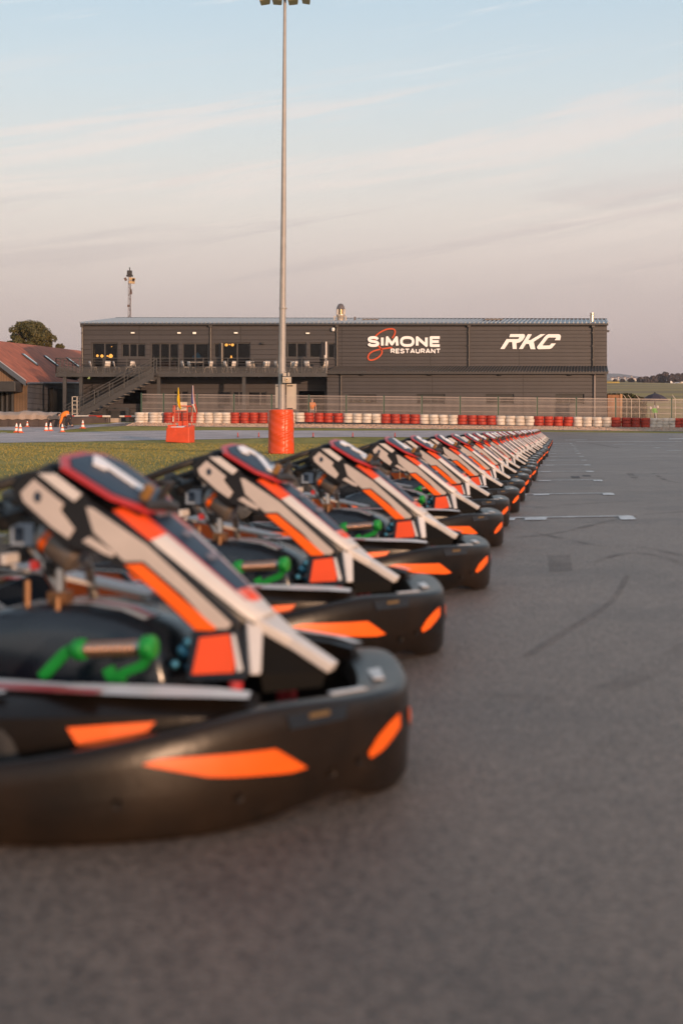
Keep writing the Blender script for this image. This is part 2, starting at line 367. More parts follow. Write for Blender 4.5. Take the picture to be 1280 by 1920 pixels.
# pale edge lines on the track
def edge_line(name, pts, wd, m=None, off=.016):
    q = [G(a, b) for a, b in pts]; poly = [(p.x, p.y) for p in q] + [(p.x, p.y + wd) for p in reversed(q)]
    return patch(name, poly, m or M_white, off, .9)
edge_line('track_line', [(0, 829), (140, 826), (250, 824)], .25)
edge_line('track_line', [(95, 817.5), (170, 818.5), (250, 821), (330, 821)], .15)
edge_line('track_line', [(0, 812.6), (12, 812.4)], .3, off=.02)
edge_line('track_line', [(66, 809.4), (84, 808.8)], .3, off=.022)
edge_line('track_line', [(122, 801.6), (192, 796.6), (206, 795.8)], .2, off=.022)
patch('gravel_strip', [(-13, 76.0), (-6, 75.8), (0, 75.6), (8, 75.7), (16, 75.6), (34, 75.6), (34, 82.6), (-11.6, 82.6), (-11.9, 79)], M_gravel, .012, .9)
patch('yard', [(-34, 82.8), (30, 82.8), (30, 90), (-34, 90)], M_yard, .02, 2)

# starting-grid brackets: line across, short return towards the camera, painted box number
for i, (Y, xe) in enumerate([(11.42, 2.32), (15.45, 2.93), (19.4, 3.53), (23.4, 4.12), (27.5, 4.78), (31.6, 5.42), (35.8, 6.07), (40, 6.7), (44.2, 7.35), (48.5, 8.0), (52.8, 8.7), (57, 9.3), (61.2, 9.9)]):
    dx, dy = math.cos(R(14)), math.sin(R(14)); L0 = 2.6
    a = Vector((xe, Y)); b = a - Vector((dx, dy)) * L0 * 1.0; n = Vector((-dy, dx)) * .045
    mb = MB()
    q = [a - n, a + n, b + n, b - n]; mb.add([(p.x, p.y, g(p.x, p.y) + .018) for p in q], [(0, 1, 2, 3)])
    d2 = Vector((-.15, -1)) * .44; c = a - Vector((dx, dy)) * .13
    q = [a - n, a - n + d2 * .9, c - n + d2 * .9, c - n]; mb.add([(p.x, p.y, g(p.x, p.y) + .018) for p in q], [(0, 1, 2, 3)])
    for k in range(2):
        c = a - Vector((dx, dy)) * (.62 + .26 * k + .22) - n * 1.5; e = Vector((dx, dy)) * .09; f_ = Vector((-.15, -1)) * .24
        q = [c - e, c + e, c + e + f_, c - e + f_]; mb.add([(p.x, p.y, g(p.x, p.y) + .018) for p in q], [(0, 1, 2, 3)])
    o = mb.build('grid_box_marking', M_white, smooth=0, fixn=False); tag(o, kind='structure')
# far cross lines and scattered paint
for (x0, x1, py, wd) in ((1080, 1278, 829, .2), (1150, 1190, 834, .2), (1252, 1280, 846, .3), (1060, 1100, 826, .2), (1205, 1260, 836, .15), (1228, 1238, 841, .4), (1255, 1290, 824, .4)):
    a, b = G(x0, py), G(x1, py - .4); patch('grid_line', [(a.x, a.y), (b.x, b.y), (b.x, b.y + wd), (a.x, a.y + wd)], M_white, .02, 2)
# rubber marks
def skid(pts, wd, m=M_skid):
    for _ in range(3): pts = [pts[0]] + [p for a, b in zip(pts, pts[1:]) for p in ((a[0] * .75 + b[0] * .25, a[1] * .75 + b[1] * .25), (a[0] * .25 + b[0] * .75, a[1] * .25 + b[1] * .75))] + [pts[-1]]
    q = [G(a, b) for a, b in pts]; mb = MB(); Lr = []
    for i, p in enumerate(q):
        t = (q[min(i + 1, len(q) - 1)] - q[max(0, i - 1)]); t.z = 0; t.normalize(); n = Vector((-t.y, t.x, 0)) * wd / 2 * (0.3 if i in (0, len(q) - 1) else 1)
        Lr.append([tuple(p + n + Vector((0, 0, .016))), tuple(p - n + Vector((0, 0, .016)))])
    mb.grid(Lr); o = mb.build('skid_mark', m, smooth=0, fixn=False); tag(o, kind='structure')
m = bpy.data.materials.new('faint_rubber'); m.use_nodes = True; t = m.node_tree; b = t.nodes['Principled BSDF']; b.inputs['Base Color'].default_value = (.09, .08, .078, 1); b.inputs['Roughness'].default_value = .85
n = t.nodes.new('ShaderNodeTexNoise'); n.inputs['Scale'].default_value = 2.2; n.inputs['Detail'].default_value = 8; tcn = t.nodes.new('ShaderNodeTexCoord'); t.links.new(tcn.outputs['Object'], n.inputs['Vector'])
mr = t.nodes.new('ShaderNodeMapRange'); mr.inputs[1].default_value = .38; mr.inputs[2].default_value = .7; mr.inputs[4].default_value = .38; t.links.new(n.outputs[0], mr.inputs[0]); t.links.new(mr.outputs[0], b.inputs['Alpha'])
M_faint = m
m2 = M_faint.copy(); [setattr(n_.inputs[1], 'default_value', .15) for n_ in m2.node_tree.nodes if n_.type == 'MAP_RANGE']; [setattr(n_.inputs[4], 'default_value', .30) for n_ in m2.node_tree.nodes if n_.type == 'MAP_RANGE']; M_dkr = m2
skid([(985, 1240), (1060, 1190), (1120, 1155), (1155, 1125), (1175, 1085)], .03, M_dkr)
skid([(1000, 955), (1080, 948), (1160, 944), (1300, 940)], .07, M_faint)
skid([(960, 1012), (1040, 1006), (1120, 985), (1200, 968), (1290, 962)], .06, M_faint)
skid([(985, 1000), (1060, 1015), (1120, 1030), (1200, 1028), (1290, 1050)], .05, M_faint)
skid([(1150, 925), (1220, 924.5), (1290, 926)], .06, M_faint)
skid([(1010, 900), (1090, 896), (1150, 900)], .08, M_faint)
skid([(1178, 889), (1183, 893), (1190, 899)], .10, M_faint)
skid([(1225, 889), (1240, 900), (1262, 907), (1290, 908)], .06, M_faint)
skid([(1100, 831), (1120, 834), (1160, 841)], .25, M_faint)
skid([(1040, 860), (1150, 866), (1290, 864)], .15, M_faint)
skid([(1110, 1060), (1170, 1040), (1240, 1046), (1300, 1075)], .05, M_faint)
m3 = M_faint.copy(); [setattr(n_.inputs[4], 'default_value', .16) for n_ in m3.node_tree.nodes if n_.type == 'MAP_RANGE']
skid([(900, 1310), (1060, 1325), (1180, 1290), (1300, 1215)], .09, m3)
skid([(1060, 1500), (1180, 1380), (1300, 1330)], .09, m3)
for q in [((1026, 1046), (1068, 1045), (1073, 1076), (1029, 1079))]:
    patch('tar_patch', gp(*q), M_dkr, .016, 2)
for q in [((1069, 894.5), (1085, 894.5), (1087, 898.5), (1071, 898.5)), ((1090, 892.5), (1105, 892.5), (1107, 895), (1093, 895))]:
    patch('tar_patch', gp(*q), M_skid, .016, 2)
# low weeds / rough turf edge: grass tufts as real blades along the nearer turf edge and field
mb = MB(); rg = random.Random(3)
for i in range(42000):
    y = 12 + (rg.random() ** .8) * 52; x = rg.uniform(-15, padL(y) - .05)
    if x < -.25 * y - 1.5: continue
    if y > 60.0: continue
    z = g(x, y); h = rg.uniform(.02, .05); a = rg.random() * PI; wd = .004 + y * .00016
    mb.add([(x - wd * math.cos(a), y - wd * math.sin(a), z), (x + wd * math.cos(a), y + wd * math.sin(a), z), (x + rg.uniform(-.03, .03), y + rg.uniform(-.03, .03), z + h)], [(0, 1, 2)], rg.choice((0, 0, 1, 2)))
o = mb.build('turf', [mat('grass_blade', (.31, .25, .05), .9), mat('grass_blade_dry', (.36, .28, .10), .9), mat('grass_blade_dark', (.20, .175, .05), .9)], smooth=0, fixn=False); tag(o, kind='stuff', cat='grass', label='short dry green turf between the kart row and the track')
# ------------------------------------------------------------------ racing kart (local frame: +x forward from the nose tip, +y to its left)
M_blk = mat('black_plastic', (.0055, .0042, .0038), .32, col2=(.020, .0125, .008), vscale=3.5, bump=.06, bscale=60, spec=.3, jit=.3, scuff=(.055, .045, .038))
M_blk2 = mat('black_panel', (.010, .010, .012), .38, var=.2, vscale=8)
M_nav = mat('dark_tank_plastic', (.014, .020, .030), .24, var=.2, vscale=6, spec=.7)
M_or = mat('orange_sticker', (.95, .135, .006), .38, var=.08, vscale=7, jit=.12)
M_or2 = mat('red_orange_sticker', (.86, .085, .012), .38, var=.08, vscale=7, jit=.12)
M_wh = mat('white_sticker', (.66, .62, .60), .36, var=.07, vscale=9, jit=.12)
M_be = mat('pale_grey_sticker', (.53, .47, .44), .38, var=.07, vscale=9, jit=.12)
M_red = mat('red_sticker', (.48, .035, .04), .34, var=.1, vscale=8)
M_blu = mat('slate_blue_sticker', (.016, .032, .062), .46, var=.15, vscale=8, jit=.12)
M_gr = mat('green_metal', (.012, .30, .045), .4, metal=.2, var=.15, vscale=12)
M_stl = mat('brushed_steel', (.42, .38, .35), .34, metal=.9, var=.15, vscale=20)
M_rub = mat('tyre_rubber', (.018, .017, .017), .75, var=.3, vscale=14, bump=.3)
M_brown_lit = mat('brown_lit_metal', (.22, .11, .05), .4, metal=.5, var=.2, vscale=14)  # warm light on the linkage rods is put into this brown
M_seat = mat('seat_plastic', (.02, .02, .022), .5, var=.2, vscale=7)
M_eng = mat('engine_metal', (.16, .155, .15), .45, metal=.6, var=.3, vscale=14, bump=.3)
M_digit = mat('number_white', (.88, .88, .92), .4, var=.04)
KS = (1.0, 0, 0)                                   # the root stands under the middle of the kart, 1 m behind the nose tip

# bumper plan: x, |y|, top z, bottom z
BP = [(0, 0, .207, .010), (-.026, .11, .210, .014), (-.058, .20, .215, .046), (-.100, .29, .221, .034), (-.152, .38, .222, .020), (-.225, .465, .206, .014), (-.320, .545, .188, .014),
      (-.44, .61, .168, .016), (-.585, .66, .150, .020), (-.75, .685, .134, .028), (-.90, .69, .120, .036)]
def bump_curve():
    """resampled full plan curve, right (near) end to left end: list of (x, y, zt, zb, nx, ny)"""
    half = []
    for i in range(len(BP) - 1):
        for k in range(3):
            t = k / 3; half.append([a + (b - a) * t for a, b in zip(BP[i], BP[i + 1])])
    half.append(list(BP[-1]))
    full = [(x, -y, a, b) for x, y, a, b in reversed(half)] + [(x, y, a, b) for x, y, a, b in half[1:]]
    for _ in range(2):   # soften corners
        full = [full[0]] + [tuple((p[i] + 2 * q[i] + r[i]) / 4 for i in range(4)) for p, q, r in zip(full, full[1:], full[2:])] + [full[-1]]
    out = []
    for i, p in enumerate(full):
        a = full[max(0, i - 1)]; b = full[min(len(full) - 1, i + 1)]; tx, ty = b[0] - a[0], b[1] - a[1]; l = math.hypot(tx, ty); out.append((*p, ty / l, -tx / l))
    return out
BC = bump_curve()
def at_curve(yv, side=-1, off=0, z=None, bulge=True):
    """point on the outer bumper face at lateral position (by curve index parameter)"""
    raise NotImplementedError
def face_out(zt, zb, z):
    f = (z - zb) / (zt - zb); return .006 * math.sin(max(0, min(1, f)) * PI * .9)
def bump_pt(i, z, off=0):
    i = max(0, min(len(BC) - 1.001, i)); k = int(i); t = i - k; p = [a + (b - a) * t for a, b in zip(BC[k], BC[k + 1])]
    o_ = face_out(p[2], p[3], z) + off; return (p[0] + p[4] * o_, p[1] + p[5] * o_, z)
def idx_near(x):        # index on the near half whose x is given
    for i in range(len(BC) // 2):
        if BC[i + 1][0] >= x: return i + (x - BC[i][0]) / max(1e-6, BC[i + 1][0] - BC[i][0])
    return len(BC) // 2
def idx_y(y):
    for i in range(len(BC) - 1):
        if BC[i + 1][1] >= y: return i + (y - BC[i][1]) / max(1e-6, BC[i + 1][1] - BC[i][1])
    return len(BC) - 1

def bumper(root):
    mb = MB(); rows = []
    for (x, y, zt, zb, nx, ny) in BC:
        zm = (zt + zb) / 2; q = abs(y)
        inn = .10 if q < .5 else max(.05, .10 - (q - .5) * .3)
        sec = [(-.06, zb + .012), (-.012, zb), (face_out(zt, zb, zb + .02), zb + .018), (face_out(zt, zb, zm), zm), (face_out(zt, zb, zt - .045), zt - .045), (face_out(zt, zb, zt - .012), zt - .012),
               (-.003, zt - .003), (-.014, zt), (-inn * .6, zt - .004), (-inn, zt - .014), (-inn - .008, zt - .05), (-.05, zt - .07), (-.04, zm)]
        rows.append([(x + nx * o_, y + ny * o_, z) for o_, z in sec] )
    mb.grid([r + [r[0]] for r in rows])
    for r in (rows[0], rows[-1]): mb.add(r, [tuple(range(len(r)))])
    b = mb.build('front_bumper', M_blk, root, shift=KS, smooth=50)
    # coloured stickers lying on the face
    def surf_poly(pts, mirror, nm, m):
        k = len(pts) // 2; top, bot = pts[:k], pts[k:][::-1]; rows_ = []; NN = 10; st = MB()
        def samp(line, t):
            s_ = t * (len(line) - 1); j = min(int(s_), len(line) - 2); f = s_ - j; return (line[j][0] + (line[j + 1][0] - line[j][0]) * f, line[j][1] + (line[j + 1][1] - line[j][1]) * f)
        for r_ in range(5):
            row = []
            for c in range(NN + 1):
                a = samp(top, c / NN); d = samp(bot, c / NN); f = r_ / 4; i_ = a[0] + (d[0] - a[0]) * f; z_ = a[1] + (d[1] - a[1]) * f
                p = bump_pt(i_, z_, .003); row.append((p[0], -p[1] if mirror else p[1], p[2]))
            rows_.append(row)
        st.grid(rows_); st.build(nm, m, b, smooth=60, shift=KS)
    for mir in (False, True):
        surf_poly([(idx_near(-.315), .150), (idx_near(-.29), .158), (idx_near(-.20), .154), (idx_near(-.143), .151), (idx_near(-.106), .106), (idx_near(-.125), .103), (idx_near(-.22), .116), (idx_near(-.305), .146)], mir, 'side_sticker', M_or)
        surf_poly([(idx_y(-.145), .104), (idx_y(-.115), .130), (idx_y(-.07), .150), (idx_y(-.032), .160), (idx_y(-.030), .134), (idx_y(-.06), .118), (idx_y(-.10), .100), (idx_y(-.138), .092)], mir, 'nose_sticker', M_or)
    for sg in (-1, 1):
        mb = MB(); i0, i1 = (idx_y(-.34), idx_y(-.20)); rows = []
        for z_, d0 in ((.206, 0), (.196, .004), (.180, .010)):
            row = []
            for q in range(9):
                t_ = q / 8; i_ = i0 + d0 * 25 + (i1 - i0 - d0 * 50) * t_; p = bump_pt(i_, z_, .003); row.append((p[0], p[1] * (1 if sg < 0 else -1), p[2]))
            rows.append(row)
        mb.grid(rows); rc_ = mb.build('hand_recess', M_nav, b, shift=KS)
        c = bump_pt((i0 + i1) / 2, .199, .001); mb = MB(); cy = c[1] * (1 if sg < 0 else -1)
        mb.prism([(c[0] - .014, cy - .022 * (1 if sg < 0 else -1), .203), (c[0] + .010, cy + .022 * (1 if sg < 0 else -1), .203), (c[0] + .010, cy + .022 * (1 if sg < 0 else -1), .194), (c[0] - .014, cy - .022 * (1 if sg < 0 else -1), .194)], (.005, -.004 if sg < 0 else .004, 0)); mb.build('tow_hook', mat('brass', (.20, .13, .06), .5, metal=.5), b, shift=KS, smooth=0)
        for (yy, zz) in ((-.17, .095), (-.24, .085), (-.42, .075), (-.56, .085), (-.645, .08)):
            c = bump_pt(idx_y(yy), zz, -.001); n_ = BC[int(idx_y(yy))]; mb = MB()
            mb.lathe([(.010, 0), (.009, .004), (.005, .002), (.004, .006)], (c[0], c[1] * (1 if sg < 0 else -1), c[2]), (n_[4], n_[5] * (1 if sg < 0 else -1), 0), 10); mb.build('bolt', M_blk, b, shift=KS)
        mb = MB(); mb.prism([(-.060, sg * .060, .2080), (-.078, sg * .045, .2080), (-.118, sg * .13, .2105), (-.100, sg * .16, .2118)], (0, 0, .002)); mb.build('top_sticker', M_wh, b, shift=KS, smooth=0)
    return b

def fairing(root):
    """central upright fairing: tapering front face, forked foot, black webs"""
    # stations: x, z, half width
    stn = [(-.585, .553, .118), (-.555, .534, .122), (-.50, .493, .118), (-.44, .446, .108), (-.38, .398, .096), (-.33, .357, .080), (-.295, .328, .062)]
    mb = MB(); A = [-1, -.50, -.43, -.36, .36, .43, .50, 1]; rows = []
    nrm = Vector((.63, 0, .77))
    for (x, z, hw) in stn:
        rows.append([(x + (1 - a * a) * .012, a * hw, z + (1 - a * a) * .014) for a in A])
    fine = []
    for r0, r1 in zip(rows, rows[1:]):
        for k in range(4): fine.append([tuple(p + (q - p) * k / 4 for p, q in zip(u, v)) for u, v in zip(r0, r1)])
    fine.append(rows[-1]); n = len(fine) - 1
    # mats: 0 white 1 orange-red 2 slate 3 red 4 black
    def mf(i, j):
        t = i / n
        if j in (0, 6): return (1 if t < .16 + .5 * (j == 6) * 0 else 0) if t < .16 or t > .30 else 1
        if j in (1, 5): return 3 if t < .80 else 0
        if j in (2, 4): return 4 if t < .3 else 2 if t < .74 else 0
        return 2 if t < .74 else (1 if t < .80 else 0)
    mb.grid(fine, mf=mf)
    # side walls below the front face
    for sg in (-1, 1):
        L_ = [(p[0][0], p[0][1] * (1 if sg < 0 else -1), p[0][2]) for p in fine]
        mb.grid([[a, (a[0] - .02, a[1] * .96, a[2] - .035)] for a in L_], 4)
    f = mb.build('front_fairing', [M_wh, M_or2, M_blu, M_red, M_blk2], root, shift=KS, smooth=60, fixn=True, solid=.003)
    # scattered pale sponsor marks on the slate band, round emblem at the fork
    mk = MB(); rg = random.Random(5)
    def sx(t):      # x, z on the middle of the front face at fraction t
        s_ = t * (len(stn) - 1); q = min(int(s_), len(stn) - 2); f_ = s_ - q; return (stn[q][0] * (1 - f_) + stn[q + 1][0] * f_ + .0165, stn[q][1] * (1 - f_) + stn[q + 1][1] * f_ + .019, stn[q][2] * (1 - f_) + stn[q + 1][2] * f_)
    for t, n_, w_ in ((.20, 5, .55), (.36, 3, .30), (.52, 4, .45)):
        (x0, z0, h0), (x1, z1, h1) = sx(t), sx(t + .032)
        for q in range(n_):
            a_ = -w_ * h0 * .6 + q * 1.2 * w_ * h0 / n_; b_ = a_ + .8 * w_ * h0 / n_; mk.prism([(x0, a_, z0), (x0, b_, z0), (x1, b_, z1), (x1, a_, z1)], (.0015, 0, .002), 0)
    mk.build('fairing_lettering', mat('muted_ink', (.20, .19, .24), .5), f, shift=KS, smooth=0)
    em = MB()
    fr = lambda a, b: (-.318 + b * .6, a, .352 - b * .75 + .012)
    em.ribbon([(.022 * math.cos(k * PI / 4), .020 * math.sin(k * PI / 4)) for k in range(8)], .006, fr, (.002, 0, .003), closed=True)
    em.ribbon([(-.010, -.010), (-.010, .010), (.004, .010), (.004, -.010)], .006, fr, (.002, 0, .003)); em.ribbon([(.012, -.01), (.012, .01)], .006, fr, (.002, 0, .003))
    em.build('round_emblem', M_or2, f, shift=KS, smooth=0)
    # legs: centre front beam and two side beams
    lg = MB()
    def beam(a, b, wa, wb, th=.022, m=0):
        a = Vector(a); b = Vector(b); t = (b - a).normalized(); yv = Vector((0, 1, 0)); u = yv - t * yv.dot(t); u.normalize(); v = t.cross(u)
        lg.hexa([a - u * wa - v * th / 2, a + u * wa - v * th / 2, b + u * wb - v * th / 2, b - u * wb - v * th / 2], [a - u * wa + v * th / 2, a + u * wa + v * th / 2, b + u * wb + v * th / 2, b - u * wb + v * th / 2], m)
    beam((-.30, 0, .328), (-.235, 0, .285), .056, .024); beam((-.237, 0, .287), (-.150, 0, .236), .024, .019)
    for sg in (-1, 1):
        lg.hexa([(-.322, sg * .060, .318), (-.298, sg * .040, .310), (-.262, sg * .128, .236), (-.278, sg * .138, .236)], [(-.312, sg * .066, .335), (-.285, sg * .040, .322), (-.254, sg * .132, .24), (-.272, sg * .144, .24)], 0)
    lg.build('fairing_leg', M_wh, f, shift=KS, smooth=40, bevel=.003)
    wb = MB()
    for sg in (-1, 1):
        wb.prism([(-.292, sg * .045, .310), (-.160, sg * .010, .230), (-.165, sg * .03, .20), (-.255, sg * .118, .20), (-.262, sg * .120, .236)], (0, -sg * .004, 0))
    wb.build('fairing_web', mat('black_web', (.006, .005, .004), .8, spec=.15), f, shift=KS, smooth=0)
    return f

def side_panel(root, sg):
    def yb(x, z): return .120 - (x + .52) * .12 + max(0, .322 - z) * .55
    def yy(x, z): return sg * yb(x, z)
    def cx(x, z): return x - (.17 - yb(x, z)) * .38
    def cz(x, z): return z - (.17 - yb(x, z)) * .09
    mb = MB()
    def plate(pts, m, d0=0, d1=.012):
        """polygon in x,z; outward direction is sg*y"""
        mb.prism([(cx(x, z), yy(x, z) + sg * d0, cz(x, z)) for x, z in pts], (0, sg * (d1 - d0), 0), m)
    back_top = [(-.785, .600), (-.750, .634), (-.700, .636), (-.625, .592), (-.600, .568), (-.59, .52), (-.60, .47), (-.640, .478), (-.680, .498), (-.72, .527), (-.775, .575)]
    back_mid = [(-.612, .576), (-.598, .570), (-.476, .497), (-.385, .420), (-.286, .341), (-.284, .322), (-.375, .320), (-.400, .338), (-.470, .400), (-.540, .444), (-.585, .460), (-.60, .50)]
    back_low = [(-.385, .320), (-.284, .325), (-.262, .245), (-.272, .232), (-.392, .226)]
    plate(back_top, 0, 0, .012); plate(back_mid, 0, .001, .013); plate(back_low, 0, .002, .014)
    plate([(-.762, .590), (-.732, .618), (-.664, .569), (-.672, .556), (-.640, .518), (-.654, .498), (-.693, .522), (-.755, .572)], 1, .012, .016)
    plate([(-.723, .630), (-.684, .630), (-.624, .589), (-.641, .574), (-.684, .602), (-.712, .622)], 2, .012, .016)
    plate([(-.615, .564), (-.600, .562), (-.480, .490), (-.297, .338), (-.307, .327), (-.334, .326), (-.404, .394), (-.488, .457), (-.530, .455), (-.598, .512)], 1, .013, .0165)
    plate([(-.530, .449), (-.492, .452), (-.408, .388), (-.328, .328), (-.337, .323), (-.374, .322), (-.455, .392)], 3, .013, .017)
    plate([(-.624, .494), (-.607, .504), (-.551, .473), (-.555, .463), (-.577, .470)], 1, .012, .016)
    plate([(-.366, .309), (-.302, .318), (-.288, .262), (-.292, .245), (-.380, .238)], 4, .014, .0175)
    plate([(-.298, .318), (-.290, .318), (-.272, .250), (-.284, .246)], 2, .014, .018)
    p = mb.build('side_panel', [M_blk2, M_be, M_wh, M_or, M_or2], root, shift=KS, smooth=0, bevel=.0015)
    mk = MB(); 
    # small emblem and two rows of fine lettering on the pale panel
    c = (-.722, .582)
    ring = [(c[0] + .009 * math.cos(k * PI / 4), c[1] + .012 * math.sin(k * PI / 4)) for k in range(8)]
    mk.prism([(cx(x, z), yy(x, z) + sg * .016, cz(x, z)) for x, z in ring], (0, sg * .001, 0), 0)
    for k in range(7):
        x = -.720 + k * .0065; z = .563 - k * .0048; yk = sg * (.128 + .016)
        mk.prism([(x, yk, z), (x + .004, yk, z - .003), (x + .002, yk, z - .014), (x - .002, yk, z - .011)], (0, sg * .001, 0), 1)
    mk.build('panel_emblem', [M_blu, mat('grey_ink', (.3, .27, .27), .5)], p, shift=KS, smooth=0)
    return p

DIG = {'0': [[(.0, .2), (.0, .8), (.15, 1), (.45, 1), (.6, .8), (.6, .2), (.45, 0), (.15, 0), (.0, .2)]], '1': [[(.02, .80), (.34, 1), (.34, 0)]],
       '2': [[(0, .78), (.12, .97), (.45, 1), (.6, .82), (.55, .6), (0, .02), (.62, .02)]], '3': [[(0, .9), (.15, 1), (.48, 1), (.58, .82), (.5, .6), (.25, .53)], [(.25, .53), (.52, .47), (.6, .25), (.5, .05), (.15, 0), (0, .12)]],
       '4': [[(.45, 0), (.45, 1), (0, .3), (.65, .3)]], '5': [[(.56, 1), (.06, 1), (.02, .55), (.4, .6), (.6, .4), (.58, .15), (.4, 0), (.1, 0), (0, .1)]],
       '6': [[(.56, .9), (.4, 1), (.15, 1), (0, .75), (0, .2), (.15, 0), (.45, 0), (.6, .18), (.58, .42), (.42, .56), (.12, .54), (.02, .42)]], '7': [[(0, 1), (.6, 1), (.22, 0)]],
       '8': [[(.3, .54), (.06, .66), (.05, .88), (.18, 1), (.42, 1), (.55, .88), (.54, .66), (.3, .54)], [(.3, .54), (.02, .4), (0, .14), (.15, 0), (.45, 0), (.6, .14), (.58, .4), (.3, .54)]],
       '9': [[(.04, .1), (.2, 0), (.45, 0), (.6, .25), (.6, .8), (.45, 1), (.15, 1), (0, .82), (.02, .58), (.18, .44), (.48, .46), (.58, .58)]]}
PO = Vector((-.708, 0, .664)); PU = Vector((.855, 0, -.52)).normalized(); PN = Vector((.52, 0, .855)).normalized()
def PF(u, v, h=0):     # plate frame: u down the slope, v lateral
    p = PO + PU * u + PN * (h - v * v * .35); p.y = v; return tuple(p)
def plate(root, num):
    hexo = [(-.004, -.10), (.030, -.142), (.150, -.128), (.215, -.070), (.222, 0), (.215, .070), (.150, .128), (.030, .142), (-.004, .10), (-.012, 0)]
    def disc(mb, sc, h, m, th):
        c = (.105, 0); pts = [(c[0] + (u - c[0]) * sc, v * sc) for u, v in hexo]; o = len(mb.v)
        mb.v.append(PF(*c, h)); mb.m_ = m
        rings = []
        for f in (.35, .7, 1.0): rings.append([PF(c[0] + (u - c[0]) * f, v * f, h) for u, v in pts])
        rings.append([PF(u, v, h - th) for u, v in pts])
        k = len(pts)
        for r in rings: mb.v += r
        for j in range(k): mb.f.append((o, o + 1 + j, o + 1 + (j + 1) % k)); mb.m.append(m)
        for q in range(3):
            for j in range(k): a = o + 1 + q * k; mb.f.append((a + j, a + (j + 1) % k, a + k + (j + 1) % k, a + k + j)); mb.m.append(m)
    mb = MB(); disc(mb, 1.0, 0, 0, .008)
    pl = mb.build('number_plate', [M_red], root, shift=KS, smooth=0, fixn=False)
    mb = MB(); disc(mb, .86, .003, 0, .003); mb.build('plate_face', [M_blu], pl, shift=KS, smooth=0, fixn=False)
    mb = MB(); s = str(num); h = .128; n_ = len(s); wd = .6 * h
    for k, ch in enumerate(s):
        off = (k - (n_ - 1) / 2) * wd * 1.35
        k0 = 0
        for st_ in DIG[ch]:
            # seen from the front: text up = back up the slope, text right = kart's right-to-left as read from the front (+y)
            k0 = mb.stroke([(off + (x - .3) * h, z * h) for x, z in st_], .031, lambda a, b: PF(.160 - b, a, .008), tuple(PN * -.004), step=.00015, k0=k0)
    mb.build('number', M_digit, pl, shift=KS, smooth=0)
    mb = MB(); mb.hexa([PF(.0, -.09, -.06), PF(.0, .09, -.06), PF(.20, .06, -.06), PF(.20, -.06, -.06)], [PF(.02, -.12, -.0145), PF(.02, .12, -.0145), PF(.205, .08, -.0145), PF(.205, -.08, -.0145)]); mb.build('plate_mount', M_blk2, pl, shift=KS, smooth=0)
    # latch and bracket at the lower tip
    mb = MB()
    mb.lathe([(.012, 0), (.012, .03), (.006, .034)], PF(.178, -.035, .002), PN, 10, 1); mb.lathe([(.010, 0), (.010, .045), (.004, .05)], PF(.19, .02, .002), PN, 10, 0)
    mb.tube([PF(.20, -.07, .0), PF(.218, -.02, .012), PF(.215, .05, .0)], .013, 8, 0)
    mb.build('latch', [mat('dark_bracket', (.05, .045, .045), .45, metal=.4), mat('amber', (.26, .13, .035), .4)], pl, shift=KS)
    return pl

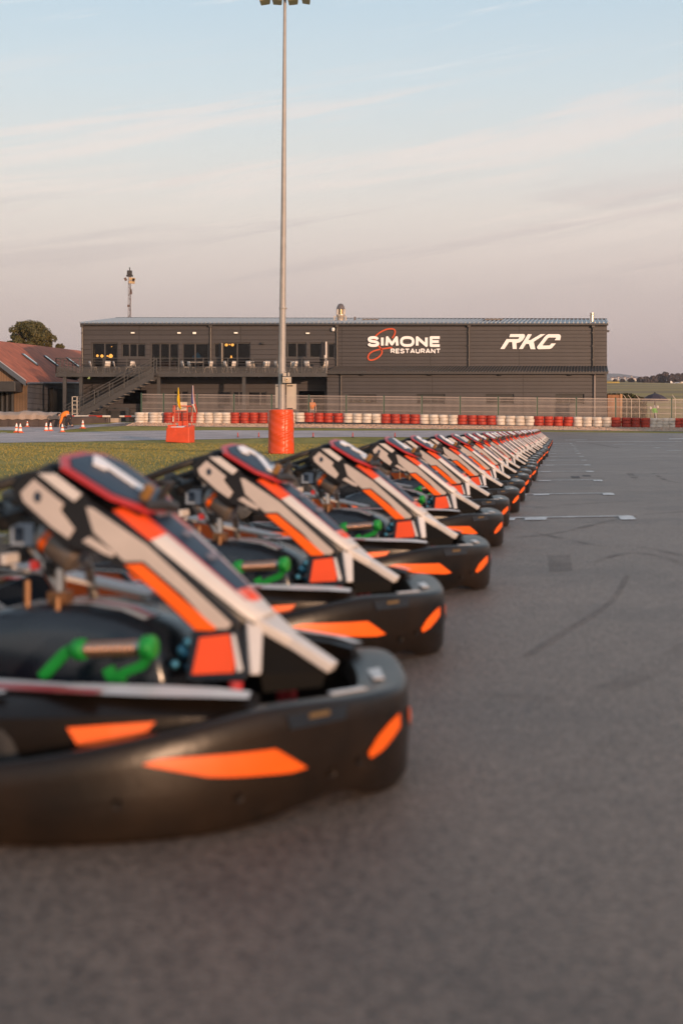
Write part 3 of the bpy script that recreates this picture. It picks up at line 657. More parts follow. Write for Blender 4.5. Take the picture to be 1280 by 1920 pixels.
def make_kart():
    r = empty('racing_kart', (0, 0, 0))
    bumper(r); fairing(r); side_panel(r, -1); side_panel(r, 1)
    # steering wheel, nearly flat, with grips and spokes
    mb = MB(); c = Vector((-.895, 0, .578)); ux = Vector((.94, 0, .335)).normalized(); uy = Vector((0, 1, 0)); nn = ux.cross(uy)
    RW = .165; ring = []; rr = []
    for k in range(32):
        a = 2 * PI * k / 32; rad = RW * (.93 if abs(math.cos(a)) < .35 else 1); ring.append(c + ux * math.cos(a) * rad + uy * math.sin(a) * rad); rr.append(.020 if (k % 16) in (0, 1, 15, 2, 14) else .0125)
    mb.tube(ring, rr, 8, closed=True)
    for a in (0, 2.2, -2.2):
        mb.hexa([c - nn * .05 + uy * .018, c - nn * .05 - uy * .018, c + (ux * math.cos(a) + uy * math.sin(a)) * RW - uy * .01, c + (ux * math.cos(a) + uy * math.sin(a)) * RW + uy * .01],
                [c - nn * .036 + uy * .018, c - nn * .036 - uy * .018, c + (ux * math.cos(a) + uy * math.sin(a)) * RW - uy * .01 + nn * .008, c + (ux * math.cos(a) + uy * math.sin(a)) * RW + uy * .01 + nn * .008])
    mb.lathe([(.045, -.075), (.05, -.05), (.03, -.035)], c, nn, 14)
    sw = mb.build('steering_wheel', mat('wheel_grip', (.022, .019, .017), .6, var=.3, vscale=30), r, shift=KS, smooth=50)
    mb = MB(); mb.tube([c - nn * .07, (-.62, 0, .16)], .012, 8); mb.tube([(-.70, -.13, .08), (-.735, -.06, .42), (-.735, .06, .42), (-.70, .13, .08)], .011, 8)
    mb.build('steering_column', M_stl, r, shift=KS)
    # display box with label, and round canister with orange band
    mb = MB(); mb.box(-.875, -.800, -.035, .035, .462, .528, 0); mb.box(-.868, -.812, -.040, -.035, .468, .516, 1); mb.box(-.858, -.835, -.042, -.040, .476, .508, 2)
    mb.build('display_box', [M_nav, mat('pale_blue_label', (.30, .36, .44), .4), M_blu], r, shift=KS, bevel=.006)
    mb = MB(); a = Vector((-.762, -.055, .492)); ax = Vector((.60, 0, -.45)).normalized()
    mb.lathe([(.026, -.022), (.036, -.014), (.038, .0)], a, ax, 16, 0); mb.lathe([(.0385, .0), (.0385, .016)], a, ax, 16, 1, cap=False); mb.lathe([(.038, .016), (.038, .075), (.030, .085)], a, ax, 16, 2)
    mb.build('canister', [mat('canister_grey', (.26, .25, .24), .35, metal=.3, var=.2), M_or, mat('canister_warm_reflection', (.16, .13, .11), .3, metal=.3, var=.3)], r, shift=KS)  # warm reflection on the lower section is put into its brown
    mb = MB()
    for k in range(7):
        rg = random.Random(k); x = -.93 + .035 * k; mb.box(x, x + .014, -.04 + rg.random() * .03, .02, .40 + rg.random() * .03, .425 + rg.random() * .03, (2, 0, 2, 1, 2, 2, 0)[k])
    mb.tube([(-.93, -.05, .36), (-.86, -.07, .33), (-.78, -.06, .35), (-.70, -.08, .34)], .008, 6, 3); mb.tube([(-.80, -.085, .40), (-.80, -.085, .12)], .007, 6, 4); mb.tube([(-.72, -.10, .37), (-.72, -.10, .12)], .007, 6, 4)
    mb.box(-.75, -.71, -.09, -.05, .352, .378, 4)
    mb.build('pedal_linkage', [M_wh, M_red, M_blk2, M_stl, M_brown_lit], r, shift=KS, bevel=.003)
    # fuel tank between the legs: rounded hump
    prof = [(-.96, .30), (-.86, .335), (-.76, .350), (-.66, .352), (-.58, .343), (-.52, .322), (-.48, .295), (-.462, .25), (-.455, .14), (-.455, .10)]
    mb = MB(); rows = []
    for x, z in prof: rows.append([(x, s_ * wv, zz) for s_, wv, zz in ((-1, .13, .09), (-1, .135, z - .05), (-1, .12, z - .018), (-1, .09, z), (1, .09, z), (1, .12, z - .018), (1, .135, z - .05), (1, .13, .09))])
    mb.grid(rows); mb.add(rows[0], [tuple(range(8))]); mb.add(rows[-1], [tuple(range(8))])
    tk = mb.build('fuel_tank', M_nav, r, shift=KS, smooth=60)
    mb = MB()
    for yv, m_ in ((-.085, 0), (-.045, 1), (-.02, 0)): mb.grid([[(x, yv, z + .003), (x, yv + .028, z + .003)] for x, z in [(-.84, .339), (-.76, .350), (-.66, .352), (-.58, .343), (-.53, .326)]], m_)
    mb.build('tank_stripe', [M_wh, M_red], tk, shift=KS, fixn=False)
    mb = MB()
    for k, (a0, a1, m_) in enumerate(((.02, .05, 0), (.05, .062, 1), (.062, .10, 0), (.10, .112, 1))): mb.hexa([(-.90, a0, .412), (-.90, a1, .412), (-.60, a1 + .05, .352), (-.60, a0 + .05, .352)], [(-.90, a0, .420), (-.90, a1, .420), (-.60, a1 + .05, .360), (-.60, a0 + .05, .360)], m_)
    mb.build('tank_shroud', [M_wh, M_red], tk, shift=KS, smooth=0)
    # leg guards with orange corner
    for sg in (-1, 1):
        mb = MB(); y = sg * .315
        mb.prism([(-1.10, y, .10), (-1.12, y, .33), (-.98, y, .385), (-.78, y, .38), (-.66, y, .26), (-.62, y, .10)] if sg > 0 else [(-1.10, y, .10), (-1.12, y, .28), (-.98, y, .30), (-.80, y, .27), (-.72, y, .20), (-.68, y, .10)], (0, sg * .02, 0), 0)
        if sg > 0: mb.prism([(-1.0, y, .378), (-.79, y, .374), (-.68, y, .27), (-.92, y, .27)], (0, -.004, 0), 1)
        else: mb.prism([(-1.0, y, .27), (-.83, y, .262), (-.76, y, .19), (-.92, y, .19)], (0, .0245 * sg, 0), 1)
        mb.build('leg_guard', [M_nav, M_or], r, shift=KS, smooth=0, bevel=.003)
    # side pods
    for sg in (-1, 1):
        mb = MB(); rows = []
        for x, k in ((-1.42, .5), (-1.38, .9), (-1.2, 1), (-.6, 1), (-.36, 1), (-.26, .92), (-.20, .8)):
            inn, out = .36, .56 + .04 * (k > .85 and x < -.7)
            if x > -.5: out = {-.36: .46, -.26: .41, -.20: .36}[x]; inn = {-.36: .34, -.26: .31, -.20: .28}[x]
            zt = .18 + .062 * k
            rows.append([(x, sg * a, b) for a, b in ((inn, .07), (inn, zt), (inn + .03, zt + .006), (out - .05, zt - .004), (out, zt - .03), (out + .005, .15), (out - .01, .06))])
        mb.grid([q + [q[0]] for q in rows]); mb.add(rows[0], [tuple(range(7))]); mb.add(rows[-1], [tuple(range(7))])
        pod = mb.build('side_pod', M_blk, r, shift=KS, smooth=45)
        mb = MB()
        for (x0, x1, a0, a1, m_) in ((-1.30, -.44, .395, .43, 0), (-1.30, -.44, .432, .49, 1), (-1.2, -.60, .492, .52, 0)):
            mb.grid([[(x0, sg * a0, .2515), (x0, sg * a1, .2505)], [(x1, sg * a0, .2505), (x1, sg * (a0 * .3 + a1 * .7), .2495)]], m_)
        mb.grid([[(-.52, sg * .40, .2520), (-.52, sg * .47, .2480)], [(-.36, sg * .365, .2515), (-.36, sg * .435, .2440)], [(-.26, sg * .335, .2470), (-.25, sg * .39, .2400)], [(-.205, sg * .31, .2390), (-.195, sg * .35, .2340)]], 0)
        mb.grid([[(-.47, sg * .5135, .196), (-.45, sg * .5105, .165)], [(-.40, sg * .484, .200), (-.40, sg * .490, .164)], [(-.33, sg * .450, .203), (-.345, sg * .460, .185)]], 2)
        mb.build('pod_sticker', [M_wh, M_red, M_or], pod, shift=KS, fixn=False, smooth=0)
    # green adjustable pedals with ribbed steel tubes
    for sg, yy_ in ((-1, -.215), (1, .20)):
        mb = MB(); A = Vector((-.628, yy_, .281)); B = Vector((-.452, yy_ - .02, .297))
        mb.lathe([(.0145, .03), (.0145, .18)], A, (B - A), 12, 1)
        for k in range(11): mb.lathe([(.0165, .045 + .0105 * k), (.0165, .050 + .0105 * k)], A, (B - A), 12, 2)
        mb.lathe([(.017, .170), (.024, .175), (.024, .194), (.015, .198)], A, (B - A), 12, 0)
        mb.lathe([(.015, .012), (.022, .016), (.022, .034), (.017, .038)], A, (B - A), 12, 0)
        fr = lambda a, b: (a, yy_ - .008, b)
        mb.ribbon([(-.610, .290), (-.640, .272), (-.668, .245), (-.690, .222)], .022, fr, (0, .016, 0), 0)
        mb.ribbon([(-.452, .285), (-.470, .258), (-.500, .246), (-.520, .236), (-.508, .205), (-.505, .17)], .019, fr, (0, .016, 0), 0)
        mb.ribbon([(-.545, .250), (-.530, .222), (-.510, .195)], .022, fr, (0, .018, 0), 0)
        mb.build('pedal', [M_gr, M_stl, mat('copper_tube', (.45, .26, .17), .3, metal=.8)], r, shift=KS, smooth=40, bevel=.002)
    # floor tray and tube frame
    mb = MB(); mb.box(-1.15, -.22, -.30, .30, .045, .055); mb.build('floor_tray', M_blk2, r, shift=KS)
    mb = MB()
    for sg in (-1, 1):
        mb.tube([(-1.85, sg * .30, .10), (-1.3, sg * .33, .08), (-.75, sg * .33, .08), (-.35, sg * .22, .09), (-.16, sg * .2, .11)], .016, 8)
        mb.tube([(-.34, sg * .20, .20), (-.335, sg * .20, .10)], .012, 8, 1); mb.tube([(-.30, sg * .15, .225), (-.30, sg * .17, .10)], .014, 8, 1)
        mb.tube([(-.52, sg * .33, .09), (-.52, sg * .5, .13)], .014, 8)
    mb.tube([(-.16, -.2, .11), (-.16, .2, .11)], .014, 8); mb.tube([(-1.60, -.6, .14), (-1.60, .6, .14)], .02, 10)
    mb.build('tube_frame', [M_eng, M_red], r, shift=KS)
    # teal brake fittings ahead of the pedals
    mb = MB(); 
    for (x, y, z, q) in ((-.43, -.10, .27, .017), (-.415, -.12, .292, .010), (-.40, -.09, .262, .011), (-.44, -.13, .248, .009), (-.42, -.11, .24, .008)): mb.lathe([(q * .6, -q), (q, -q * .5), (q, q * .5), (q * .6, q)], (x, y, z), (.5, -.8, .3), 10, 0)
    mb.tube([(-.43, -.1, .28), (-.41, -.1, .31), (-.395, -.1, .29)], .005, 6, 1)
    mb.build('brake_cylinder', [mat('teal_anodised', (.05, .20, .30), .3, metal=.6), M_wh], r, shift=KS)
    # wheels
    def wheel(x, y, rad, wd):
        mb = MB(); h = wd / 2
        mb.lathe([(rad * .56, -h * .92), (rad * .80, -h), (rad * .94, -h * .86), (rad, -h * .6), (rad, h * .6), (rad * .94, h * .86), (rad * .80, h), (rad * .56, h * .92)], (0, 0, 0), (0, 1, 0), 24, 0, cap=False)
        wv = mb.build('wheel', M_rub, r, loc=(x + 1.0, y, rad), smooth=50)
        mb = MB(); mb.lathe([(rad * .56, -h * .9), (rad * .5, -h * .6), (rad * .18, -h * .5), (rad * .18, h * .5), (rad * .5, h * .6), (rad * .56, h * .9)], (0, 0, 0), (0, 1, 0), 20, 0)
        mb.build('rim', M_stl, wv, smooth=40)
    for sg in (-1, 1): wheel(-.66, sg * .50, .120, .12); wheel(-1.60, sg * .58, .138, .19)
    # bucket seat
    mb = MB(); rows = []
    for (x, z, wv, wing) in ((-.98, .20, .17, .03), (-1.05, .13, .18, .07), (-1.2, .09, .19, .13), (-1.36, .13, .19, .19), (-1.46, .26, .185, .16), (-1.53, .40, .17, .10), (-1.57, .49, .13, .03)):
        rows.append([(x + .10 * abs(a) ** 3 * (1 if z > .2 and x < -1.3 else .2), a * wv * 1.05, z + wing * abs(a) ** 2.5) for a in [-1, -.8, -.55, -.25, 0, .25, .55, .8, 1]])
    mb.grid(rows); mb.build('seat', M_seat, r, shift=KS, smooth=70, solid=.012, sub=1)
    # engine, exhaust and rear bumper
    mb = MB(); mb.box(-1.62, -1.30, -.52, -.28, .09, .26)
    for k in range(8): mb.box(-1.58, -1.36, -.50, -.30, .27 + k * .014, .277 + k * .014)
    mb.box(-1.55, -1.40, -.47, -.33, .26, .385); mb.lathe([(.06, 0), (.07, .02), (.07, .05), (.03, .06)], (-1.47, -.52, .25), (0, -1, 0), 16)
    mb.tube([(-1.38, -.4, .22), (-1.28, -.42, .22), (-1.25, -.45, .16), (-1.5, -.56, .12), (-1.8, -.5, .14)], .022, 10)
    mb.build('engine', M_eng, r, shift=KS, bevel=.004)
    mb = MB(); rows = []
    for y in [v / 10 for v in range(-7, 8)]:
        b = .05 * (abs(y) / .7) ** 3; rows.append([(-1.90 + b, y, .08), (-1.97 + b, y, .09), (-1.99 + b, y, .16), (-1.97 + b, y, .25), (-1.90 + b, y, .27), (-1.88 + b, y, .2)])
    mb.grid([q + [q[0]] for q in rows]); mb.add(rows[0], [tuple(range(6))]); mb.add(rows[-1], [tuple(range(6))]); mb.build('rear_bumper', M_blk, r, shift=KS, smooth=45)
    return r

kart0 = make_kart()
# nose-tip positions down the echelon row, taken from the photograph for the first eight
noses = [(.126, 2.83), (.32, 4.50), (.655, 6.30), (.975, 8.58), (1.21, 10.28), (1.50, 12.0), (1.78, 13.8), (2.06, 15.6)]
for k in range(8, 33): noses.append((2.06 + .1535 * 1.79 * (k - 7) + random.uniform(-.04, .04), 15.6 + 1.79 * (k - 7) + random.uniform(-.03, .03)))
HEAD = R(-18); ROW = []
for i, (nx, ny) in enumerate(noses):
    k = kart0 if i == 0 else copy_tree(kart0); ROW.append(k)
    h = HEAD + (0 if i < 3 else random.uniform(-.035, .035))
    k.rotation_euler = (0, 0, h)
    k.location = (nx - math.cos(h), ny - math.sin(h), g(nx, ny))
    tag(k, f'black, white and orange racing kart, {ordinal(i)} in the row from the camera', 'kart', 'racing karts parked side by side in a long echelon row')
kart_no = dict(zip(ROW, range(1, 40)))
for i, k in enumerate([o for o in bpy.data.objects if o.name.startswith('racing_kart') and o.parent is None]):
    n_ = kart_no[k]; plate(k, n_)
# ------------------------------------------------------------------ restaurant building
M_clad = lines_mat('grey_cladding', (.052, .0465, .048), (.020, .017, .017), .235, .10, rough=.45, metal=.15, vpitch=5.6)
M_clad2 = lines_mat('grey_cladding_wide', (.058, .052, .053), (.022, .019, .019), .31, .08, rough=.45, metal=.15, vpitch=6.4)
M_trim = mat('dark_trim', (.045, .042, .042), .45, metal=.2, var=.15)
M_steel = mat('grey_painted_steel', (.060, .058, .058), .5, metal=.2, var=.15, vscale=1.5)
M_frame = mat('window_frame_grey', (.070, .064, .062), .45, metal=.2, var=.1)
M_roof = mat('metal_roof', (.20, .22, .25), .38, metal=.5, var=.2, vscale=.8)
M_rib = mat('roof_rib', (.34, .36, .39), .35, metal=.5)
M_roof2 = mat('lean_to_roof', (.085, .077, .072), .45, metal=.3, var=.15)
M_pipe = mat('downpipe', (.075, .066, .060), .45, metal=.3)
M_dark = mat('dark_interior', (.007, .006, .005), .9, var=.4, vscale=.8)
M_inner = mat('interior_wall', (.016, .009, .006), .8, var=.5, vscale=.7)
M_glow = mat('warm_lamp', (.9, .5, .15), .5, emit=(1, .40, .07), estr=4)
M_lit = mat('wall_light_lens', (.9, .85, .75), .4, emit=(1, .78, .58), estr=.2)
gm = bpy.data.materials.new('window_glass'); gm.use_nodes = True; t = gm.node_tree; t.nodes.clear()
o_ = t.nodes.new('ShaderNodeOutputMaterial'); mx = t.nodes.new('ShaderNodeMixShader'); gl = t.nodes.new('ShaderNodeBsdfGlossy'); tr = t.nodes.new('ShaderNodeBsdfTransparent')
gl.inputs['Roughness'].default_value = .04; gl.inputs['Color'].default_value = (.45, .48, .52, 1); tr.inputs['Color'].default_value = (.6, .62, .62, 1)
fz_ = t.nodes.new('ShaderNodeFresnel'); fz_.inputs['IOR'].default_value = 1.5; t.links.new(fz_.outputs[0], mx.inputs[0])
t.links.new(tr.outputs[0], mx.inputs[1]); t.links.new(gl.outputs[0], mx.inputs[2]); t.links.new(mx.outputs[0], o_.inputs[0])
MATS['glass'] = gm
FB = 90.0
def fx(p): return X(p, FB)
def fz(p): return Z(p, FB)
GZ = g(0, 90) + .02
bld = empty('restaurant_building', (0, 96, GZ), label='long dark grey two-storey building with terrace, outside stairs and big white lettering', cat='building')
OFF = Vector((0, 96, GZ))
def part(mb, name, mats, parent=None, **k):
    """geometry given in world coordinates, stored relative to the building root"""
    return mb.build(name, mats, parent or bld, shift=tuple(-OFF), **k)
def wall(name, x0, x1, z0, z1, y, holes, m, depth=.22, parent=None, inner=None):
    mb = MB(); xs_ = sorted(set([x0, x1] + [h[0] for h in holes] + [h[1] for h in holes])); zs = sorted(set([z0, z1] + [h[2] for h in holes] + [h[3] for h in holes]))
    for a, b in zip(xs_, xs_[1:]):
        for c, d in zip(zs, zs[1:]):
            cx, cz = (a + b) / 2, (c + d) / 2
            if any(h[0] < cx < h[1] and h[2] < cz < h[3] for h in holes): continue
            mb.add([(a, y, c), (b, y, c), (b, y, d), (a, y, d)], [(0, 1, 2, 3)])
    for a, b, c, d in holes:
        for q in ([(a, y, c), (a, y, d), (a, y + depth, d), (a, y + depth, c)], [(b, y, c), (b, y + depth, c), (b, y + depth, d), (b, y, d)], [(a, y, d), (b, y, d), (b, y + depth, d), (a, y + depth, d)], [(a, y, c), (a, y + depth, c), (b, y + depth, c), (b, y, c)]):
            mb.add(q, [(0, 1, 2, 3)], 1)
    return part(mb, name, [m, M_trim], parent, smooth=0, fixn=False)
LX0, LX1 = fx(153), fx(1137)
# openings of the upper floor (photo pixels on the facade plane): name, x0, x1, ytop, ybottom, mullions
ups = [('terrace_door', 172, 221, 642, 698, (196.5,)), ('window', 228, 273, 643.5, 670, (243, 257.5)), ('terrace_door', 283, 335, 643, 698, (300.5, 318)), ('terrace_door', 342, 391.5, 643, 698, (366,)),
       ('window', 401, 412.5, 643, 670.5, ()), ('terrace_door', 416, 469.5, 642, 698, (445,)), ('window', 520, 574.5, 642, 670.5, (539, 556.5)), ('window', 579.5, 608, 642, 671, ()), ('window', 614, 627.5, 643, 671.5, ())]
dns = [('window', 170.5, 193, 731, 746.5, (182,)), ('dark_doorway', 231, 275, 731.5, 757, (252,)), ('window', 325, 353, 732, 762, (340,)), ('window', 408, 433, 733, 762, (), ), ('window', 436, 458, 733, 762, (448,)), ('window', 465, 500, 733.5, 762, (488,)),
       ('dark_doorway', 560, 608, 733, 790, ())]
H = lambda L_: [(fx(a), fx(b), fz(d), fz(c)) for _, a, b, c, d, _m in L_]
deckz = fz(699)
wall('upper_wall', LX0, fx(631), deckz, fz(608), FB, H(ups), M_clad2)
wall('lower_wall', LX0, fx(614), GZ - .3, deckz, FB + .004, H(dns), M_clad2)
wall('upper_wall', fx(631), LX1, fz(690), fz(608), FB, [], M_clad)
# sides and back
RB = X(1134, 105); 
mb = MB(); mb.add([(LX0, FB, GZ - .3), (LX0, 105, GZ - .3), (LX0, 105, Z(599.5, 105)), (LX0, FB, fz(608))], [(0, 1, 2, 3)]); mb.add([(LX1, FB, GZ - .3), (RB, 105, GZ - .3), (RB, 105, Z(599.5, 105)), (LX1, FB, fz(608))], [(0, 1, 2, 3)])
mb.add([(LX0, 105, GZ - .3), (RB, 105, GZ - .3), (RB, 105, Z(599.5, 105)), (LX0, 105, Z(599.5, 105))], [(0, 1, 2, 3)])
part(mb, 'side_wall', M_clad2, smooth=0)
# interior: floor, back wall, ceiling, so that the rooms read as rooms
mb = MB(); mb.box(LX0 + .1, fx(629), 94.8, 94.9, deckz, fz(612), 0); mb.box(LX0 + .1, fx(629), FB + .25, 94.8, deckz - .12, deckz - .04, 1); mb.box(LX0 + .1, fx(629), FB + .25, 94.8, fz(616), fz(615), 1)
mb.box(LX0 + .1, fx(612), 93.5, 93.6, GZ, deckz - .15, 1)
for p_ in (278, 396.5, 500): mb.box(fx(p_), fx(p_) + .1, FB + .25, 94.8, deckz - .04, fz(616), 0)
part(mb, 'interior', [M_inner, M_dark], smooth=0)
def opening(nm, a, b, c, d, mull, y=FB):
    x0, x1, z0, z1 = fx(a), fx(b), fz(d), fz(c); f = .07
    mb = MB(); yy = y + .10
    mb.box(x0 + .003, x1 - .003, yy, yy + .07, z1 - f, z1 - .003); mb.box(x0 + .003, x1 - .003, yy, yy + .07, z0 + .003, z0 + f)
    mb.box(x0 + .003, x0 + f, yy + .002, yy + .068, z0 + f, z1 - f); mb.box(x1 - f, x1 - .003, yy + .002, yy + .068, z0 + f, z1 - f)
    for q in mull: mb.box(fx(q) - .045, fx(q) + .045, yy - .002, yy + .072, z0 + f, z1 - f)
    fr = part(mb, nm, M_frame, smooth=0)
    mb = MB(); mb.box(x0 + .05, x1 - .05, yy + .03, yy + .04, z0 + .05, z1 - .05); part(mb, 'pane', gm, fr, smooth=0)
    return fr
for u in ups: opening(*u)
for u in dns:
    if u[0] == 'window': opening(*u, y=FB + .004)
# door leaf ajar with sun on its edge, dining lamps and figures of furniture indoors
mb = MB(); mb.box(fx(416.5), fx(418.5), FB - .55, FB + .05, deckz + .02, fz(644)); part(mb, 'open_door_leaf', mat('door_edge', (.30, .25, .20), .4), smooth=0)
rg = random.Random(11)
def lamp(px, py, r, y=93.2):
    mb = MB(); c = (X(px, y), y, Z(py, y)); mb.lathe([(r * .4, r), (r, .3 * r), (r, -.4 * r), (r * .3, -r)], c, n=8)
    l_ = part(mb, 'pendant_lamp', M_glow, smooth=0); mb = MB(); mb.tube([(c[0], c[1], c[2] + r), (c[0], c[1], fz(617))], .008, 4); part(mb, 'cable', M_dark, l_, smooth=0)
for px, py, r in ((183, 667, .085), (191.5, 667.5, .10), (201.5, 667.5, .05), (208, 667.5, .13), (205.5, 668.5, .06), (424.5, 646.5, .10), (436, 646.5, .10), (430.5, 646, .04), (433.6, 668, .05), (433.6, 670.5, .07), (209.8, 650, .03)): lamp(px, py, r)
mb = MB()
for px in list(range(286, 333, 4)) + [230, 235, 240, 246, 251, 590, 584, 596, 602]:
    x = X(px, 92); z = Z(669 + rg.random() * 3, 92); mb.lathe([(.05, -.12), (.07, 0), (.03, .1)], (x, 92, z), n=7, m=rg.randrange(3))
part(mb, 'glassware', [mat('glass_glint', (.35, .27, .16), .2), mat('table_ware', (.5, .42, .3), .4), mat('bottle_green', (.07, .1, .05), .2)], smooth=0)
mb = MB(); mb.box(X(176, 93), X(215, 93), 93, 93.5, deckz, Z(674, 93)); mb.box(X(286, 93), X(330, 93), 93, 93.5, deckz, Z(676, 93)); mb.box(X(420, 93), X(460, 93), 93, 93.5, deckz, Z(678, 93))
part(mb, 'bar_counter', mat('counter_wood', (.10, .035, .02), .5, var=.3), smooth=0)
mb = MB(); mb.box(X(176, 92), X(178, 92), 92, 92.1, deckz, Z(646, 92)); mb.box(X(281.5, 92), X(285, 92), 92, 92.1, deckz, Z(646, 92)); part(mb, 'curtain', mat('curtain', (.30, .20, .10), .8), smooth=0)
# eave trim and gutter
mb = MB(); mb.box(fx(152), fx(1138.2), FB - .26, FB + .02, fz(610.6), fz(606.6)); part(mb, 'gutter', M_trim, smooth=0, bevel=.02)
# main roof with raised seams running up the slope
A0, A1, B1, B0 = Vector((fx(152), FB - .22, fz(606.6))), Vector((fx(1138), FB - .22, fz(606.6))), Vector((X(1134.5, 105), 105, Z(599.6, 105))), Vector((X(222, 105), 105, Z(597.4, 105)))
mb = MB(); mb.add([A0, A1, B1, B0], [(0, 1, 2, 3)]); mb.add([p + Vector((0, .01, -.10)) for p in (A0, A1, B1, B0)], [(3, 2, 1, 0)])
roof = part(mb, 'roof', M_roof, smooth=0, fixn=False)
mb = MB(); nrib = 122
for i in range(nrib + 1):
    t_ = i / nrib; a = A0.lerp(A1, t_); b = B0.lerp(B1, t_); mb.hexa([a + Vector((-.055, 0, 0)), a + Vector((.055, 0, 0)), b + Vector((.055, 0, 0)), b + Vector((-.055, 0, 0))], [a + Vector((-.03, 0, .09)), a + Vector((.03, 0, .09)), b + Vector((.03, 0, .09)), b + Vector((-.03, 0, .09))])
part(mb, 'roof_seam', M_rib, roof, smooth=0)
mb = MB(); mb.tube([B0 + Vector((-.2, 0, .06)), B1 + Vector((.1, 0, .06))], .045, 6); part(mb, 'ridge_cap', M_trim, roof)
# skylight boxes
for px, w_ in ((694, 27), (925, 30)):
    mb = MB(); y = 98; mb.box(X(px - w_ / 2, y), X(px + w_ / 2, y), y, y + 1.6, Z(604, y), Z(599, y), 0); mb.box(X(px - w_ / 2, y) - .06, X(px + w_ / 2, y) + .06, y - .06, y + 1.6, Z(599, y), Z(597.8, y), 1)
    part(mb, 'skylight', [M_trim, mat('skylight_lid', (.35, .30, .26), .4)], roof, smooth=0)
# downpipes
def pipe(px, y0, y1, y, m=M_pipe, r=.055):
    mb = MB(); mb.box(X(px, y) - .1, X(px, y) + .1, y - .24, y - .04, Z(y0 + 3.5, y), Z(y0, y)); mb.tube([(X(px, y), y - .09, Z(y0 + 3, y)), (X(px, y), y - .09, Z(y1, y))], r, 8)
    for k in range(3): mb.box(X(px, y) - .08, X(px, y) + .08, y - .15, y - .01, Z(y0 + (y1 - y0) * (k + .5) / 3, y) - .03, Z(y0 + (y1 - y0) * (k + .5) / 3, y) + .03)
    part(mb, 'downpipe', m, smooth=40)
pipe(155, 610, 698, FB); pipe(395, 610, 698, FB); pipe(631.5, 610, 688, FB); pipe(878, 610, 687, FB); pipe(1110.5, 611, 687, FB)
# wall lights, cameras
for px, py, w_, h_ in ((249.6, 624.2, 8, 3.6), (336.2, 624.4, 7.5, 3.8), (365, 624.6, 7.4, 4.8), (442.4, 624.3, 8, 3.8), (576.8, 625, 8, 3.6)):
    mb = MB(); mb.box(fx(px - w_ / 2), fx(px + w_ / 2), FB - .09, FB - .003, fz(py + h_ / 2), fz(py - h_ / 2), 0); mb.box(fx(px - w_ / 2 + .6), fx(px + w_ / 2 - .6), FB - .12, FB - .09, fz(py + h_ / 2 - .6), fz(py - h_ / 2 + .6), 1)
    part(mb, 'wall_light', [M_trim, M_lit], smooth=0)
mb = MB(); mb.lathe([(.02, .16), (.10, .12), (.12, 0), (.08, -.08), (.02, -.11)], (fx(624.3), FB - .16, fz(618.8)), n=12); mb.box(fx(621), fx(624), FB - .16, FB - .01, fz(620.5), fz(619)); part(mb, 'security_camera', mat('camera_white', (.8, .78, .74), .4))
mb = MB(); mb.box(fx(489.5), fx(495), FB - .2, FB - .003, fz(646), fz(642)); mb.box(fx(490.5), fx(493), FB - .32, FB - .2, fz(645.5), fz(643.5)); part(mb, 'loudspeaker', M_trim, smooth=0)
mb = MB(); mb.box(fx(165), fx(169), FB - .12, FB - .003, fz(710.5), fz(706.3)); part(mb, 'exit_light', mat('exit_green', (.5, .6, .2), .4, emit=(.65, .6, .2), estr=.5), smooth=0)
# lean-to on the right half
LY = 88.0
lx0, lx1 = X(613, LY), X(1136.5, LY); lz = Z(700, LY)
lows = [('window', 653.5, 705, 739.6, 757, (679,)), ('window', 781, 834, 738.5, 757, (807,)), ('window', 910, 963, 738.5, 757, (936,)), ('window', 1040.5, 1094.5, 738.5, 757, (1067,))]
hl = [(X(a, LY), X(b, LY), Z(d, LY), Z(c, LY)) for _, a, b, c, d, _m in lows]
wall('lean_to_wall', lx0, lx1, GZ - .3, lz, LY, hl, M_clad)
mb = MB(); mb.add([(lx0, LY, GZ - .3), (lx0, FB, GZ - .3), (lx0, FB, fz(690)), (lx0, LY, lz)], [(0, 1, 2, 3)]); mb.add([(lx1, LY, GZ - .3), (LX1, FB, GZ - .3), (LX1, FB, fz(690)), (lx1, LY, lz)], [(0, 1, 2, 3)]); part(mb, 'lean_to_side', M_clad, smooth=0)
for k, (a, b, c, d) in enumerate(hl):
    mb = MB(); y = LY + .1
    mb.box(a + .003, b - .003, y, y + .06, d - .3, d - .003); mb.box(a + .003, a + .07, y, y + .06, c + .003, d - .3); mb.box(b - .07, b - .003, y, y + .06, c + .003, d - .3); mb.box(a + .003, b - .003, y, y + .06, c + .003, c + .07)
    mb.box((a + b) / 2 - .04, (a + b) / 2 + .04, y + .002, y + .058, c + .07, d - .3)
    f = part(mb, 'window', mat('window_black', (.012, .012, .012), .4), smooth=0); mb = MB(); mb.box(a + .05, b - .05, y + .025, y + .035, c + .05, d - .28); part(mb, 'pane', gm, f, smooth=0)
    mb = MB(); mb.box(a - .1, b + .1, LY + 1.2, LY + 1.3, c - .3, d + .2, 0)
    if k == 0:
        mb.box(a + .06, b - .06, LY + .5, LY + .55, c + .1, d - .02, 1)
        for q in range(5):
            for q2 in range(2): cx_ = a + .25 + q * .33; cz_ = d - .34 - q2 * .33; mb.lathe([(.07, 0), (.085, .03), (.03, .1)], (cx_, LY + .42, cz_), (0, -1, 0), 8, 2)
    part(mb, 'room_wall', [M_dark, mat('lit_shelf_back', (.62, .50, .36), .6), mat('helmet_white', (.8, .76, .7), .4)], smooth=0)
r0, r1, r2, r3 = Vector((X(611.5, LY), LY - .25, Z(699.5, LY) + .05)), Vector((X(1137.5, LY), LY - .25, Z(699.5, LY) + .05)), Vector((fx(1136.8), FB - .003, fz(687.3))), Vector((fx(632), FB - .003, fz(687.3)))
